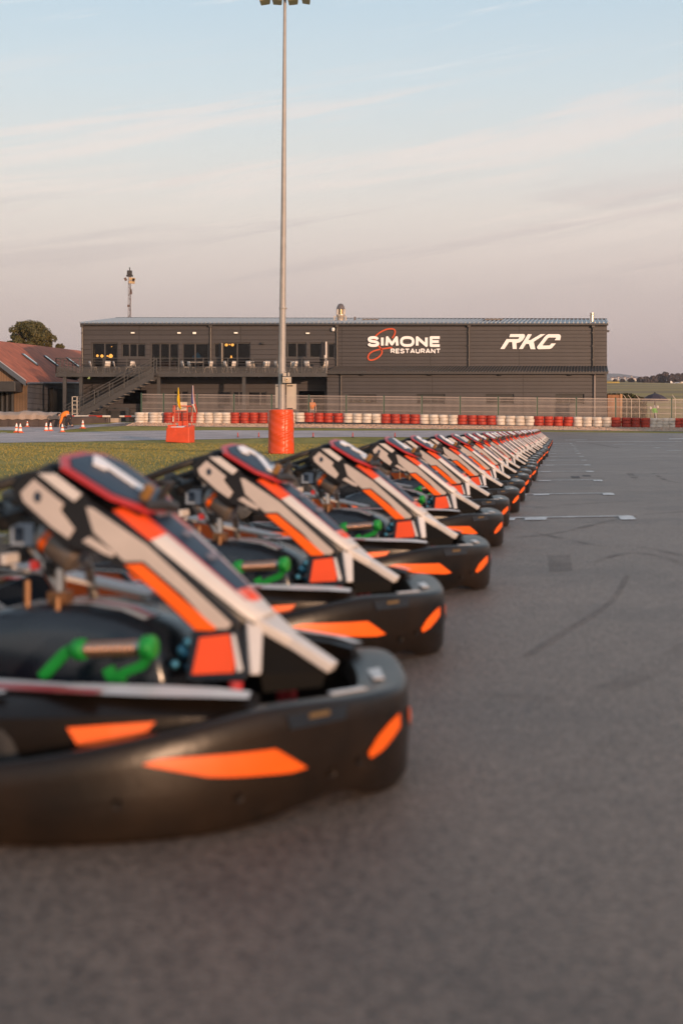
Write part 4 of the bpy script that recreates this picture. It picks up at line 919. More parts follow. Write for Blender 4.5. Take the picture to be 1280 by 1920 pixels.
mb = MB(); mb.add([r0, r1, r2, r3], [(0, 1, 2, 3)]); mb.add([p - Vector((0, 0, .06)) for p in (r0, r1, r2, r3)], [(3, 2, 1, 0)])
lr = part(mb, 'lean_to_roof', M_roof2, smooth=0, fixn=False)
mb = MB(); nr = 92
for i in range(nr + 1):
    t_ = i / nr; a = r0.lerp(r1, t_); b = r3.lerp(r2, t_); mb.hexa([a + Vector((-.045, 0, 0)), a + Vector((.045, 0, 0)), b + Vector((.045, 0, 0)), b + Vector((-.045, 0, 0))], [a + Vector((-.02, 0, .06)), a + Vector((.02, 0, .06)), b + Vector((.02, 0, .06)), b + Vector((-.02, 0, .06))])
part(mb, 'lean_to_seam', mat('seam_brown', (.11, .10, .092), .4, metal=.3), lr, smooth=0)
mb = MB(); mb.box(r0.x, r1.x, LY - .36, LY - .24, r0.z - .12, r0.z + .01); part(mb, 'gutter', M_trim, smooth=0)
def pipe2(px, y0, y1, m):
    mb = MB(); mb.tube([(X(px, LY), LY - .1, Z(y0, LY)), (X(px, LY), LY - .1, Z(y1, LY))], .055, 8); mb.tube([(X(px, LY), LY - .3, Z(y0 - 1, LY)), (X(px, LY), LY - .1, Z(y0 + 1.5, LY))], .05, 8); part(mb, 'downpipe', m)
pipe2(639, 702, 788, M_pipe); pipe2(1113.2, 702, 790, mat('pale_downpipe', (.30, .245, .215), .5))
for px in (678, 805, 936, 1067):
    mb = MB(); mb.hexa([(X(px - 3.6, LY), LY - .16, Z(704.5, LY)), (X(px + 3.6, LY), LY - .16, Z(704.5, LY)), (X(px + 3.6, LY), LY, Z(704.5, LY)), (X(px - 3.6, LY), LY, Z(704.5, LY))], [(X(px - 2, LY), LY - .2, Z(702, LY)), (X(px + 2, LY), LY - .2, Z(702, LY)), (X(px + 2, LY), LY, Z(702, LY)), (X(px - 2, LY), LY, Z(702, LY))])
    part(mb, 'wall_light', M_trim, smooth=0)
# aerial on the right gable, steel flue
mb = MB(); mb.tube([(LX1 - .05, 90.5, fz(621)), (fx(1145), 90.4, fz(619.5))], .02, 5); mb.box(fx(1139), fx(1143), 90.4, 90.5, fz(622), fz(618)); part(mb, 'aerial', M_trim)
mb = MB(); mb.lathe([(.12, 0), (.12, .36), (.15, .36), (.15, .42), (.11, .46), (.11, .50), (.15, .51), (.15, .56)], (X(1109, 92), 92, Z(603, 92)), n=12); part(mb, 'flue', mat('flue_steel', (.55, .48, .40), .3, metal=.7))
# ventilation lantern on the roof
mb = MB(); vx, vy, vz = X(638.5, 97), 97, Z(601.5, 97)
mb.lathe([(.22, 0), (.24, .22), (.30, .32), (.30, .42)], (vx, vy, vz), n=12, m=0); mb.lathe([(.15, .42), (.15, .78)], (vx, vy, vz), n=10, m=1)
for k in range(8):
    a = k * PI / 4; mb.tube([(vx + .27 * math.cos(a), vy + .27 * math.sin(a), vz + .42), (vx + .27 * math.cos(a), vy + .27 * math.sin(a), vz + .80)], .03, 5, 0)
mb.lathe([(.30, .80), (.26, .95), (.17, 1.12), (.08, 1.17)], (vx, vy, vz), n=12, m=2)
for q in (-.42, .36): mb.box(vx + q - .04, vx + q + .04, vy - .1, vy, vz - .02, vz + .32, 0)
mb.box(vx - .45, vx + .4, vy - .08, vy - .02, vz + .28, vz + .32, 0); mb.box(vx + .9, vx + 1.04, vy, vy + .12, vz, vz + .28, 2)
mb.box(vx - .65, vx - .3, vy - .2, vy + .1, vz - .04, vz, 1); mb.box(vx + .2, vx + .6, vy - .2, vy + .1, vz - .04, vz, 1)
part(mb, 'roof_vent', [mat('vent_steel', (.55, .47, .38), .35, metal=.5), mat('vent_brass', (.34, .22, .10), .3, metal=.5), mat('vent_hood', (.14, .12, .12), .5)], smooth=50)

m_ = mat('rail_mesh_panel', (.085, .083, .082), .55, metal=.2); m_.node_tree.nodes['Principled BSDF'].inputs['Alpha'].default_value = .42   # perforated sheet seen from afar
# ------------------------------------------------------------------ terrace deck, posts, rails, stairs (parts of the building)
DY = 87.2; dxl = X(104, DY); dxr = X(613, DY)
mb = MB(); mb.box(dxl, dxr, DY, DY + .12, Z(706.4, DY), Z(699.6, DY)); mb.box(dxl, dxl + .12, DY + .12, 94, Z(706.4, DY), Z(699.6, DY)); mb.box(dxl + .12, dxr, DY + .12, FB - .004, Z(703, DY), Z(700.6, DY)); mb.box(dxl + .12, LX0 - .004, FB - .004, 94, Z(703, DY), Z(700.6, DY))
for px in range(120, 612, 30): mb.box(X(px, DY) - .05, X(px, DY) + .05, DY + .12, FB - .004, Z(706, DY), Z(703.1, DY))
deck = part(mb, 'terrace_deck', M_steel, smooth=0)
for px in (120.5, 151, 297, 457): mb = MB(); mb.box(X(px - 3.2, DY), X(px + 3.2, DY), DY + .14, DY + .32, GZ - .2, Z(706.4, DY)); part(mb, 'deck_post', M_steel, smooth=0)
def rail_run(a, b, zt, post_every=1.45, skip=None):
    a = Vector(a); b = Vector(b); L_ = (b - a).length; n = max(1, round(L_ / post_every))
    mb = MB()
    for k in range(n + 1): p = a.lerp(b, k / n); mb.box(p.x - .022, p.x + .022, p.y - .022, p.y + .022, p.z, p.z + zt)
    for h in (zt, zt * .80, zt * .62, zt * .44): mb.tube([a + Vector((0, 0, h)), b + Vector((0, 0, h))], .022 if h == zt else .012, 6)
    part(mb, 'railing', mat('rail_grey', (.10, .095, .09), .5, metal=.3), smooth=0)
    mb = MB(); d = (b - a).normalized(); s_ = Vector((-d.y, d.x, 0)) * .012
    mb.hexa([a - s_, a + s_, b + s_, b - s_], [a - s_ + Vector((0, 0, zt * .40)), a + s_ + Vector((0, 0, zt * .40)), b + s_ + Vector((0, 0, zt * .40)), b - s_ + Vector((0, 0, zt * .40))]); part(mb, 'rail_panel', mat('rail_mesh_panel', (.085, .083, .082), .55, metal=.2), smooth=0)
dz = Z(699.6, DY)
rail_run((dxl + .04, DY + .05, dz), (X(282, DY), DY + .05, dz), .92); rail_run((X(289, DY), DY + .05, dz), (dxr - .04, DY + .05, dz), .92); rail_run((dxl + .04, DY + .05, dz), (dxl + .04, 93.9, dz), .92)
# stairs run down to the left in front of the deck
sy0, sy1 = 85.7, 87.0; T0 = Vector((X(289, sy0), sy0, Z(700, sy0))); T1 = Vector((X(122, sy0), sy0, Z(791, sy0)))
mb = MB()
for y in (sy0, sy1):
    a = Vector((T0.x, y, T0.z)); b = Vector((T1.x, y, T1.z)); mb.hexa([a + Vector((0, -.02, -.30)), a + Vector((0, .02, -.30)), b + Vector((0, .02, -.30)), b + Vector((0, -.02, -.30))], [a + Vector((0, -.02, .06)), a + Vector((0, .02, .06)), b + Vector((0, .02, .06)), b + Vector((0, -.02, .06))])
mb.box(X(282, sy0), X(289, sy0) + .04, sy0 + .03, DY - .005, T0.z - .12, T0.z)
st = part(mb, 'staircase', M_steel, smooth=0)
mb = MB(); ns = 17
for k in range(ns): p = T0.lerp(T1, (k + .6) / ns); mb.box(p.x - .16, p.x + .12, sy0 + .025, sy1 - .025, p.z - .34, p.z - .30)
part(mb, 'stair_tread', mat('tread_galvanised', (.26, .23, .20), .5, metal=.3), st, smooth=0)
for y in (sy0, sy1):
    mb = MB(); a = Vector((T0.x, y, T0.z)); b = Vector((T1.x, y, T1.z))
    for h in (.95, .75, .55, .36): mb.tube([a + Vector((0, 0, h)), b + Vector((0, 0, h))], .022 if h == .95 else .012, 6)
    for k in range(7): p = a.lerp(b, k / 6); mb.box(p.x - .02, p.x + .02, y - .02, y + .02, p.z, p.z + .95)
    part(mb, 'stair_rail', MATS['rail_grey'], st, smooth=0)
mb = MB(); mb.hexa([T0 + Vector((0, -.006, .07)), T0 + Vector((0, .006, .07)), T1 + Vector((0, .006, .07)), T1 + Vector((0, -.006, .07))], [T0 + Vector((0, -.006, .40)), T0 + Vector((0, .006, .40)), T1 + Vector((0, .006, .40)), T1 + Vector((0, -.006, .40))]); part(mb, 'stair_panel', MATS['rail_mesh_panel'], st, smooth=0)
# concrete bin store box under the stairs
mb = MB(); y = 86.5; mb.box(X(193, y), X(242, y), y, y + .1, Z(767, y), Z(764, y)); mb.box(X(193, y), X(199, y), y, y + .8, GZ - .3, Z(767, y)); mb.box(X(236, y), X(242, y), y, y + .8, GZ - .3, Z(767, y)); mb.box(X(199, y), X(236, y), y + .7, y + .8, GZ - .3, Z(770, y)); part(mb, 'service_hatch', M_steel, smooth=0)

# ------------------------------------------------------------------ signs on the wall
def smooth_path(p, it=2):
    for _ in range(it):
        q = [p[0]]
        for a, b in zip(p, p[1:]): q += [(a[0] * .75 + b[0] * .25, a[1] * .75 + b[1] * .25), (a[0] * .25 + b[0] * .75, a[1] * .25 + b[1] * .75)]
        q.append(p[-1]); p = q
    return p
LET = {'S': (1.15, [[(1.08, .78), (.95, .93), (.72, 1), (.36, 1), (.12, .92), (.04, .76), (.14, .60), (.40, .54), (.78, .47), (1.04, .38), (1.12, .22), (1.0, .07), (.76, 0), (.36, 0), (.12, .07), (.0, .24)]]), 'I': (.12, [[(.06, 0), (.06, 1)]]),
       'M': (1.35, [[(.04, 0), (.12, 1), (.66, .18), (1.20, 1), (1.30, 0)]]), 'O': (1.4, [[(.0, .5), (.06, .78), (.28, .96), (.62, 1.0), (.78, 1.0), (1.12, .96), (1.34, .78), (1.4, .5), (1.34, .22), (1.12, .04), (.78, 0), (.62, 0), (.28, .04), (.06, .22), (.0, .5)]]),
       'N': (1.2, [[(.06, 0), (.06, 1), (1.14, 0), (1.14, 1)]]), 'E': (1.1, [[(1.1, 1), (.08, 1), (.08, 0), (1.1, 0)], [(.08, .5), (1.0, .5)]]), 'R': (1.15, [[(.06, 0), (.06, 1), (.86, 1), (1.04, .92), (1.10, .75), (1.04, .56), (.86, .47), (.06, .47)], [(.62, .47), (1.12, 0)]]),
       'T': (1.2, [[(0, 1), (1.2, 1)], [(.6, 1), (.6, 0)]]), 'A': (1.35, [[(.04, 0), (.62, 1), (.74, 1), (1.32, 0)], [(.30, .28), (1.06, .28)]]), 'U': (1.2, [[(.06, 1), (.06, .3), (.18, .08), (.42, 0), (.78, 0), (1.02, .08), (1.14, .3), (1.14, 1)]])}
M_sign = mat('sign_white', (.86, .80, .77), .45, emit=(1, .86, .76), estr=.14)  # faint glow put into the letters to brighten them
M_sor = mat('sign_orange', (.58, .07, .015), .45, emit=(1, .16, .02), estr=.04)  # slight glow put into the orange of the swirl
SY = FB - .10
def word(text, px0, px1, pyt, pyb, wpx, parent, lname, gap=.42, d=.07):
    tot = sum(LET[c][0] for c in text) + gap * (len(text) - 1); h = (pyb - pyt) - wpx; sx_ = (px1 - px0 - wpx) / tot; x = px0 + wpx / 2
    for c in text:
        mb = MB()
        k0 = 0
        for st_ in LET[c][1]: k0 = mb.stroke([(x + a * sx_, pyb - wpx / 2 - b * h) for a, b in (st_ if c not in 'SO' else smooth_path(st_, 1))], wpx, lambda a, b: (X(a, SY), SY, Z(b, SY)), (0, d, 0), k0=k0, step=.001)
        mb.build(lname, M_sign, parent, shift=tuple(-parent.location), smooth=0); x += (LET[c][0] + gap) * sx_
sg1 = empty('restaurant_sign', (X(757, SY), SY, Z(663, SY)), label='raised white SIMONE RESTAURANT lettering with an orange cursive swirl on the dark wall', cat='sign')
word('SIMONE', 688, 826.5, 630.3, 650.5, 5.2, sg1, 'large_letter', gap=.40)
word('RESTAURANT', 731.6, 825.5, 653.6, 662.6, 1.9, sg1, 'small_letter', gap=.42)
sw_ = [(735, 634), (738.5, 629), (741, 622.5), (739.5, 617.6), (734, 616.2), (726, 616.8), (717.5, 620), (709.5, 624.8), (703.5, 630.5), (701.5, 637), (705, 644), (710.5, 649.5), (715, 655), (716.3, 660.5), (713.5, 666), (708.5, 670.5), (702, 674), (695, 675.6), (690.5, 673.8), (689.3, 669), (692, 663), (698.5, 658.6), (708, 655.6), (720, 653.4), (735, 651.6)]
mb = MB(); mb.ribbon(smooth_path(sw_), 2.7, lambda a, b: (X(a, SY), SY + .03, Z(b, SY)), (0, .05, 0)); mb.build('cursive_swirl', M_sor, sg1, shift=tuple(-sg1.location), smooth=0)
sg2 = empty('club_sign', (X(993, SY), SY, Z(655, SY)), label='raised white slanted RKC letters high on the right of the dark wall', cat='sign')
# three heavy slanted letters traced as outlines in zoomed photo units
def zz4(x, y): return (980 + x / 4.267, 560 + y / 4.267)
def zz3(x, y): return (680 + x / 4, 560 + y / 4)
polyR = [[zz3(1029, 377), zz3(1060, 377), zz3(1095, 325), zz3(1118, 325), zz3(1122, 377), zz3(1152, 377), zz3(1150, 333), zz3(1178, 326), zz3(1200, 308), zz3(1214, 284), zz3(1213, 270), zz3(1203, 265), zz3(1104, 266), zz3(1096, 288), zz3(1172, 288), zz3(1168, 299), zz3(1160, 303), zz3(1076, 303)]]
polyK = [[zz3(1168, 377), zz3(1198, 377), zz3(1221, 339), zz3(1243, 339), zz4(60, 404), zz4(98, 404), zz4(85, 345), zz4(178, 284), zz4(140, 284), zz4(58, 332), zz4(42, 332), zz4(70, 285), zz4(38, 284)]]
polyC = [[zz4(296, 332), zz4(302, 300), zz4(297, 289), zz4(285, 284), zz4(205, 284), zz4(188, 290), zz4(172, 306), zz4(112, 384), zz4(112, 396), zz4(122, 404), zz4(214, 402), zz4(230, 395), zz4(262, 358), zz4(226, 358), zz4(212, 374), zz4(160, 375), zz4(157, 370), zz4(198, 316), zz4(208, 311), zz4(262, 311), zz4(264, 316), zz4(252, 332)]]
for nm, pl in (('R', polyR), ('K', polyK), ('C', polyC)):
    bm = bmesh.new(); vs = [bm.verts.new((X(a, SY), SY, Z(b, SY))) for a, b in pl[0]]; f = bm.faces.new(vs); r_ = bmesh.ops.extrude_face_region(bm, geom=[f])
    for v in r_['geom']:
        if isinstance(v, bmesh.types.BMVert): v.co.y += .07
    bmesh.ops.recalc_face_normals(bm, faces=bm.faces[:]); bmesh.ops.triangulate(bm, faces=bm.faces[:])
    me = bpy.data.meshes.new('slanted_letter'); 
    for v in bm.verts: v.co -= Vector(sg2.location)
    bm.to_mesh(me); bm.free(); me.materials.append(M_sign); o = bpy.data.objects.new('slanted_letter', me); COL.objects.link(o); o.parent = sg2

# ------------------------------------------------------------------ terrace furniture
M_chw = mat('chair_white', (.72, .65, .58), .45, var=.05)
def make_chair():
    r = empty('terrace_chair')
    mb = MB(); rows = [[(-.19 + .02 * a * a, a * .2, .45 + .015 * a * a) for a in (-1, -.5, 0, .5, 1)], [(.17, a * .21, .45 + .01 * a * a) for a in (-1, -.5, 0, .5, 1)]]; mb.grid(rows); mb.build('seat', M_chw, r, solid=.02, smooth=60)
    mb = MB(); mb.grid([[(-.19 - .02 * (1 - a * a), a * .2, .47), (-.23 - .02 * (1 - a * a), a * .20, .66), (-.27 - .02 * (1 - a * a), a * .185, .86)] for a in (-1, -.5, 0, .5, 1)]); mb.build('backrest', M_chw, r, solid=.02, smooth=60)
    for a, b in ((-1, -1), (-1, 1), (1, -1), (1, 1)):
        mb = MB(); mb.tube([(a * .13, b * .15, .44), (a * .24, b * .22, 0)], .014, 6); mb.build('leg', mat('chair_leg', (.50, .43, .37), .4, metal=.4), r)
    return r
def make_table(top):
    r = empty('terrace_table'); mb = MB(); mb.box(-.4, .4, -.35, .35, .72, .745); mb.build('table_top', top, r, smooth=0, bevel=.01)
    for a, b in ((-1, -1), (-1, 1), (1, -1), (1, 1)): mb = MB(); mb.tube([(a * .34, b * .29, .72), (a * .36, b * .31, 0)], .02, 6); mb.build('leg', M_trim, r)
    return r
ch0 = make_chair(); first = True
chairs = [(175.5, 0, 88.5), (199.5, 1, 88.4), (220, 0, 88.6), (243, 1, 88.4), (258, 0, 88.7), (348, 0, 88.4), (360, 0, 89), (391, 1, 88.4), (399, 0, 88.5), (427, 0, 88.5), (434, 1, 88.4), (469.5, 0, 88.4), (477, 0, 88.9), (490.5, 1, 88.9), (497.5, 1, 88.4), (522.5, 0, 88.5), (544, 1, 88.8), (550, 1, 88.4), (578.5, 0, 88.4), (600.5, 1, 88.9), (606.5, 1, 88.4)]
for i, (px, dr, y) in enumerate(chairs):
    c = ch0 if i == 0 else copy_tree(ch0); c.location = (X(px, y), y, dz - .02); c.rotation_euler = (0, 0, (PI - .7 if dr else .7) + random.uniform(-.35, .35)); c.scale = (.95, .95, .96)
    tag(c, f'white terrace chair with thin metal legs, {ordinal(i)} from the left', 'chair', 'white chairs on the terrace')
tb = [(187.5, 88.5, M_trim), (231.5, 88.6, M_trim), (370, 88.4, M_chw), (382, 88.9, M_trim), (417, 88.8, M_trim), (481, 88.6, M_trim), (534, 88.6, M_trim), (589, 88.6, M_trim)]
tw = make_table(M_chw); td = make_table(M_trim); usedw = usedd = False
for i, (px, y, m_) in enumerate(tb):
    if m_ is M_chw: c = tw
    else: c = td if not usedd else copy_tree(td); usedd = True
    c.location = (X(px, y), y, dz - .02); tag(c, f'{"white" if m_ is M_chw else "dark"} square terrace table, {ordinal(i)} table from the left', 'table', 'tables on the terrace')
# folded parasol and awning pole on the deck
r = empty('folded_parasol', (X(603.8, 87.8), 87.8, dz - .02), label='folded dark parasol standing upright on the terrace beside the white pole', cat='parasol')
mb = MB(); mb.tube([(0, 0, 0), (0, 0, 2.05)], .025, 8); mb.build('pole', M_trim, r); mb = MB(); mb.lathe([(.04, .45), (.13, .62), (.16, .95), (.13, 1.5), (.10, 1.85), (.03, 2.0)], n=9); mb.build('canopy', mat('parasol_black', (.018, .018, .022), .8, var=.3), r)
r = tag(empty('white_pole', (X(611.3, 87.6), 87.6, dz - .02)), 'tall pale metal pole standing on the terrace beside the folded dark parasol', 'pole')
mb = MB(); mb.tube([(0, 0, 0), (0, 0, 1.97)], .05, 10); mb.build('shaft', mat('pole_white', (.62, .56, .52), .35, metal=.3), r); mb = MB(); mb.box(-.12, .0, -.03, .03, .9, 1.15); mb.build('crank', MATS['pole_white'], r, smooth=0)
# planters / flowers along the rail not distinguishable: left out

r = empty('blue_parasol', (X(371, 91.3), 91.3, deckz - .04), label='blue parasol seen through the fourth terrace window', cat='parasol')  # added indoors to give the pane its blue parasol reflection
mb = MB(); mb.lathe([(.48, 1.02), (.46, 1.04), (.25, 1.22), (.05, 1.36), (.01, 1.42)], n=8); mb.build('canopy', mat('parasol_blue', (.02, .28, .62), .7), r, smooth=0); mb = MB(); mb.tube([(0, 0, 0), (0, 0, 1.36)], .02, 6); mb.build('pole', M_trim, r)
# ------------------------------------------------------------------ tyre barrier
M_tw = mat('tyre_white_paint', (.74, .66, .58), .6, col2=(.50, .42, .34), vscale=2.2)
M_tr = mat('tyre_red_paint', (.50, .045, .018), .6, col2=(.30, .03, .018), vscale=2.2)
def tyre_mesh(rad, h):
    mb = MB(); mb.lathe([(rad * .58, h * .08), (rad * .80, .0), (rad * .975, h * .06), (rad, h * .2), (rad, h * .8), (rad * .975, h * .94), (rad * .80, h), (rad * .58, h * .92), (rad * .52, h * .5), (rad * .58, h * .08)], n=22, cap=False); return mb
tyre_src = {}
for key, m_ in (('w', M_tw), ('r', M_tr)):
    for hh in (.152, .176):
        o = tyre_mesh(.262, hh).build('tyre', m_, smooth=60); tyre_src[key, hh] = o.data; bpy.data.objects.remove(o)
runs = [('w', [258, 272.5, 287.5, 301.5]), ('r', [316.5, 333.5, 350, 364.5 - 5])]
stacks = []
def add_run(c, x0, n, pitch): 
    for k in range(n): stacks.append((c, x0 + pitch * (k + .5)))
add_run('w', 255.5, 4, 13.2); add_run('r', 309, 4, 14.6)
x = 367.2
for k, (c, n) in enumerate([('w', 4), ('r', 4), ('w', 4), ('r', 4), ('w', 4), ('r', 4), ('w', 4), ('r', 4), ('w', 4), ('r', 4), ('w', 4), ('r', 4)]):
    pt = (17.35 if x < 560 else 17.9) if k else 16.3
    if k == 2: pt = 17.3
    if x > 980: pt = 18.1
    add_run(c, x, n, pt); x += n * pt
for k in range(4): stacks.append(('w', 1221 + 11.6 * k))
for k in range(5): stacks.append(('r', 1266.5 + 11 * k))
rc = {'w': 0, 'r': 0}; prevc = None; runno = 0; inrun = 0
rt = random.Random(4)
words = {'w': 'white', 'r': 'red'}
runseq = {'w': 0, 'r': 0}
for i, (c, px) in enumerate(stacks):
    if c != prevc: runseq[c] += 1; inrun = 0; prevc = c
    y = 79 + rt.uniform(-.05, .05)
    if px > 1217: y = 79.1 + (px - 1217) * .015
    if px < 309: y = 79.4 + rt.uniform(-.2, .2)
    hh, n = (.152, 4) if px < 552 else (.176, 3)
    x_ = X(px, y); zt = Z(773.4 + max(0, (px - 560)) * .0155 if px < 1217 else 784, y) if px > 380 else Z(773.2, y)
    zb = zt - hh * n
    r = empty('tyre_stack', (x_, y, zb)); 
    for k in range(n):
        o = bpy.data.objects.new('tyre', tyre_src[c, hh]); COL.objects.link(o); o.parent = r; o.location = (rt.uniform(-.02, .02), rt.uniform(-.02, .02), k * hh); o.rotation_euler = (0, 0, rt.random() * 6)
    tag(r, f'{words[c]} tyre stack, {ordinal(inrun)} in the {ordinal(runseq[c] - 1)} {words[c]} group from the left', 'tyre stack', f'{words[c]} painted tyre stacks of the barrier'); inrun += 1
# gravel stones heaped in front of the tyres
mb = MB(); rg = random.Random(8)
for k in range(12000):
    y = rg.uniform(75.7, 79.2); x_ = rg.uniform(-11.5, 21); s_ = rg.uniform(.012, .035); z = g(x_, y) + .03
    mb.add([(x_ - s_, y - s_ * .6, z), (x_ + s_, y - s_ * .5, z), (x_ + s_ * .3, y + s_, z), (x_ + rg.uniform(-.02, .02), y, z + s_ * 1.1)], [(0, 1, 3), (1, 2, 3), (2, 0, 3)], rg.randrange(3))
o = mb.build('gravel_stones', [mat('stone_pink', (.50, .30, .20), .9), mat('stone_grey', (.36, .25, .19), .9), mat('stone_pale', (.55, .43, .33), .9)], smooth=0, fixn=False); tag(o, 'loose pinkish gravel banked against the tyre barrier', 'gravel', kind='stuff')

# ------------------------------------------------------------------ wire mesh fence
M_wire = mat('galvanised_wire', (.42, .36, .33), .45, metal=.25)
M_post = mat('green_post', (.02, .06, .035), .5)
fence = empty('wire_fence', (4, 80.6, g(4, 80.6)), label='long pale welded-wire fence with dark green posts behind the tyre barrier', cat='fence')
FO = -Vector(fence.location)
fp = [265.5, 307, 370, 438.8, 509.2, 579, 649, 719.4, 790.3, 862, 933.4, 1006.2, 1079.5, 1153.2, 1225, 1258.5 + 38]
fp = [265.5, 307, 370, 438.8, 509.2, 579, 649, 719.4, 790.3, 862, 933.4, 1006.2, 1079.5, 1153.2, 1258, 1330]
FY = 80.6
def ftop(px): return Z(738.2 + (px - 265) * .0098, FY)
for px in fp:
    x_ = X(px, FY); mb = MB(); mb.box(x_ - .045, x_ + .045, FY - .03, FY + .03, g(x_, FY) - .1, ftop(px) + .02); mb.lathe([(.05, 0), (.03, .03)], (x_, FY, ftop(px) + .02), n=8); mb.build('fence_post', M_post, fence, shift=tuple(FO), smooth=0)
for a, b in zip(fp, fp[1:]):
    xa, xb = X(a, FY) + .05, X(b, FY) - .05; mb = MB(); n = max(2, int((xb - xa) / .062)); za, zb_ = ftop(a), ftop(b); ga, gb = g(xa, FY) + .12, g(xb, FY) + .12; wd = .0058
    for k in range(n + 1):
        t_ = k / n; x_ = xa + (xb - xa) * t_; mb.box(x_ - wd, x_ + wd, FY - .035, FY - .025, ga + (gb - ga) * t_, za + (zb_ - za) * t_ + .01)
    for h in (0, .02, .22, .26, .45, .65, .69, .88, .98):
        for yo in (0,):
            z0 = ga + (za - ga) * h; z1 = gb + (zb_ - gb) * h; q = .007 if h not in (0, .98) else .012
            mb.hexa([(xa, FY - .045, z0 - q), (xb, FY - .045, z1 - q), (xb, FY - .036, z1 - q), (xa, FY - .036, z0 - q)], [(xa, FY - .045, z0 + q), (xb, FY - .045, z1 + q), (xb, FY - .036, z1 + q), (xa, FY - .036, z0 + q)])
    mb.build('mesh_panel', M_wire, fence, shift=tuple(FO), smooth=0, fixn=False)

# ------------------------------------------------------------------ floodlight pole with red padding
b = G(527, 851); D0 = b.y
def pp(px, py): return ((px - 640) * D0 / FPX - b.x, 0, Z(py, D0) - b.z)
pole = empty('floodlight_pole', tuple(b), label='very tall tapered grey floodlight pole wrapped at its foot in a red crash pad', cat='light pole')
M_galv = mat('galvanised_pole', (.36, .335, .32), .5, metal=.15, var=.12, vscale=6, bump=.2)
mb = MB(); s_ = D0 / FPX
top = pp(534, -2); mb.tube([(.0, 0, 0), pp(528, 850), pp(528.5, 720), pp(531.5, 400), top], [7.4 * s_, 7.3 * s_, 6.9 * s_, 5.0 * s_, 2.7 * s_], 20); mb.build('shaft', M_galv, pole, smooth=60)
mb = MB(); mb.lathe([(7.4 * s_, -.02), (7.6 * s_, -.01), (7.6 * s_, .01), (7.4 * s_, .02)], pp(530.5, 578), n=20); mb.lathe([(7.3 * s_, -.01), (7.8 * s_, -.01), (7.8 * s_, .015), (7.3 * s_, .02)], pp(528.8, 697), n=20); mb.build('band', M_galv, pole)
# padding: wrinkled quilted cylinder with a seam
mb = MB(); hp = Z(768, D0) - b.z; rows = []; NR, NC = 90, 96; rp = 23.4 * s_
for i in range(NR + 1):
    z = hp * i / NR; row = []
    for j in range(NC):
        a = 2 * PI * j / NC - PI / 2; rel = a + PI / 2 - .42     # seam angle to the right of the front
        rel = (rel + PI) % (2 * PI) - PI; d = min(abs(rel), 1.3)
        wr = .009 * math.exp(-d * 2.6) * (.6 + .4 * math.sin(z * 11 + 2)) * math.sin(z * 66 + 2 * math.sin(z * 13) + (9 if rel < 0 else -9) * d + 1.5 * math.sin(z * 7)) + .005 * math.sin(z * 9 + a * 2) + .002 * math.sin(z * 31 + a * 5) - .03 * math.exp(-(rel / .035) ** 2)
        tp = 1 + .04 * (1 - z / hp) - (.10 if i in (0, NR) else 0); r_ = rp * tp + wr * (0 if i in (0, NR) else 1); row.append((r_ * math.cos(a), r_ * math.sin(a), z))
    rows.append(row + [row[0]])
mb.grid(rows); mb.add([(0, 0, hp)] + rows[-1][:-1], [(0, 1 + j, 1 + (j + 1) % NC) for j in range(NC)])
mb.build('crash_pad', mat('red_vinyl', (.70, .075, .014), .34, var=.12, vscale=3, bump=.15, bscale=50), pole, smooth=80, fixn=True)
# flood heads on a cross frame at the top
mb = MB(); c = Vector(top); mb.tube([c + Vector((-.75, 0, .12)), c + Vector((.75, 0, .12))], .04, 8); mb.tube([c + Vector((0, -.3, .12)), c + Vector((0, .3, .12))], .035, 8); mb.build('cross_arm', M_trim, pole)
for (px, w_, ti, wm) in ((497, 11.5, .25, 0), (519.5, 10.5, -.1, 0), (549.5, 11, .18, 1), (573.5, 9.5, -.28, 0)):
    mb = MB(); cx_ = (px - 534) * s_ + c.x; h_ = w_ * s_; zb = Z(3.5 if px < 560 else 2, D0) - b.z
    q = lambda x1, y1, z1: (cx_ + x1 * math.cos(ti) , y1, zb + z1 + x1 * math.sin(ti) * .6)
    mb.hexa([q(-h_, -.22, .05), q(h_, -.22, .05), q(h_ * .8, .22, -.0), q(-h_ * .8, .22, -.0)], [q(-h_ * .8, -.16, .26), q(h_ * .8, -.16, .26), q(h_ * .6, .2, .22), q(-h_ * .6, .2, .22)], 0)
    mb.hexa([q(-h_ * .9, -.2, .0), q(h_ * .9, -.2, .0), q(h_ * .75, .2, -.03), q(-h_ * .75, .2, -.03)], [q(-h_ * .9, -.2, .045), q(h_ * .9, -.2, .045), q(h_ * .75, .2, -.003), q(-h_ * .75, .2, -.003)], 1)
    mb.build('floodlight', [mat('flood_housing', (.10, .075, .055), .4, metal=.5), mat('flood_glass', (.50, .44, .28), .2)], pole, smooth=0, bevel=.01)
# cabinets and loudspeaker strapped to the pole
M_cab = mat('cabinet_beige', (.50, .43, .36), .5, var=.08, vscale=3)
mb = MB(); y0 = -.16
def pb(px0, px1, py0, py1, ya, yb, m=0): mb.box((px0 - 640) * s_ - b.x, (px1 - 640) * s_ - b.x, ya, yb, Z(py1, D0) - b.z, Z(py0, D0) - b.z, m)
pb(537.3, 555, 720, 767.5, -.05, .22); pb(538.5, 549, 722.5, 724.6, -.056, -.05, 1); pb(538.5, 549, 765, 767, -.056, -.05, 1); pb(554, 555.3, 720, 767.5, -.06, .2); mb.build('control_cabinet', [M_cab, M_trim], pole, smooth=0, bevel=.008)
mb = MB(); pb(516.3, 524.5, 720, 765, -.03, .25); pb(517.5, 523, 723, 725, -.036, -.03, 1); mb.build('control_cabinet', [mat('cabinet_grey', (.33, .31, .29), .5, var=.08), M_trim], pole, smooth=0, bevel=.008)
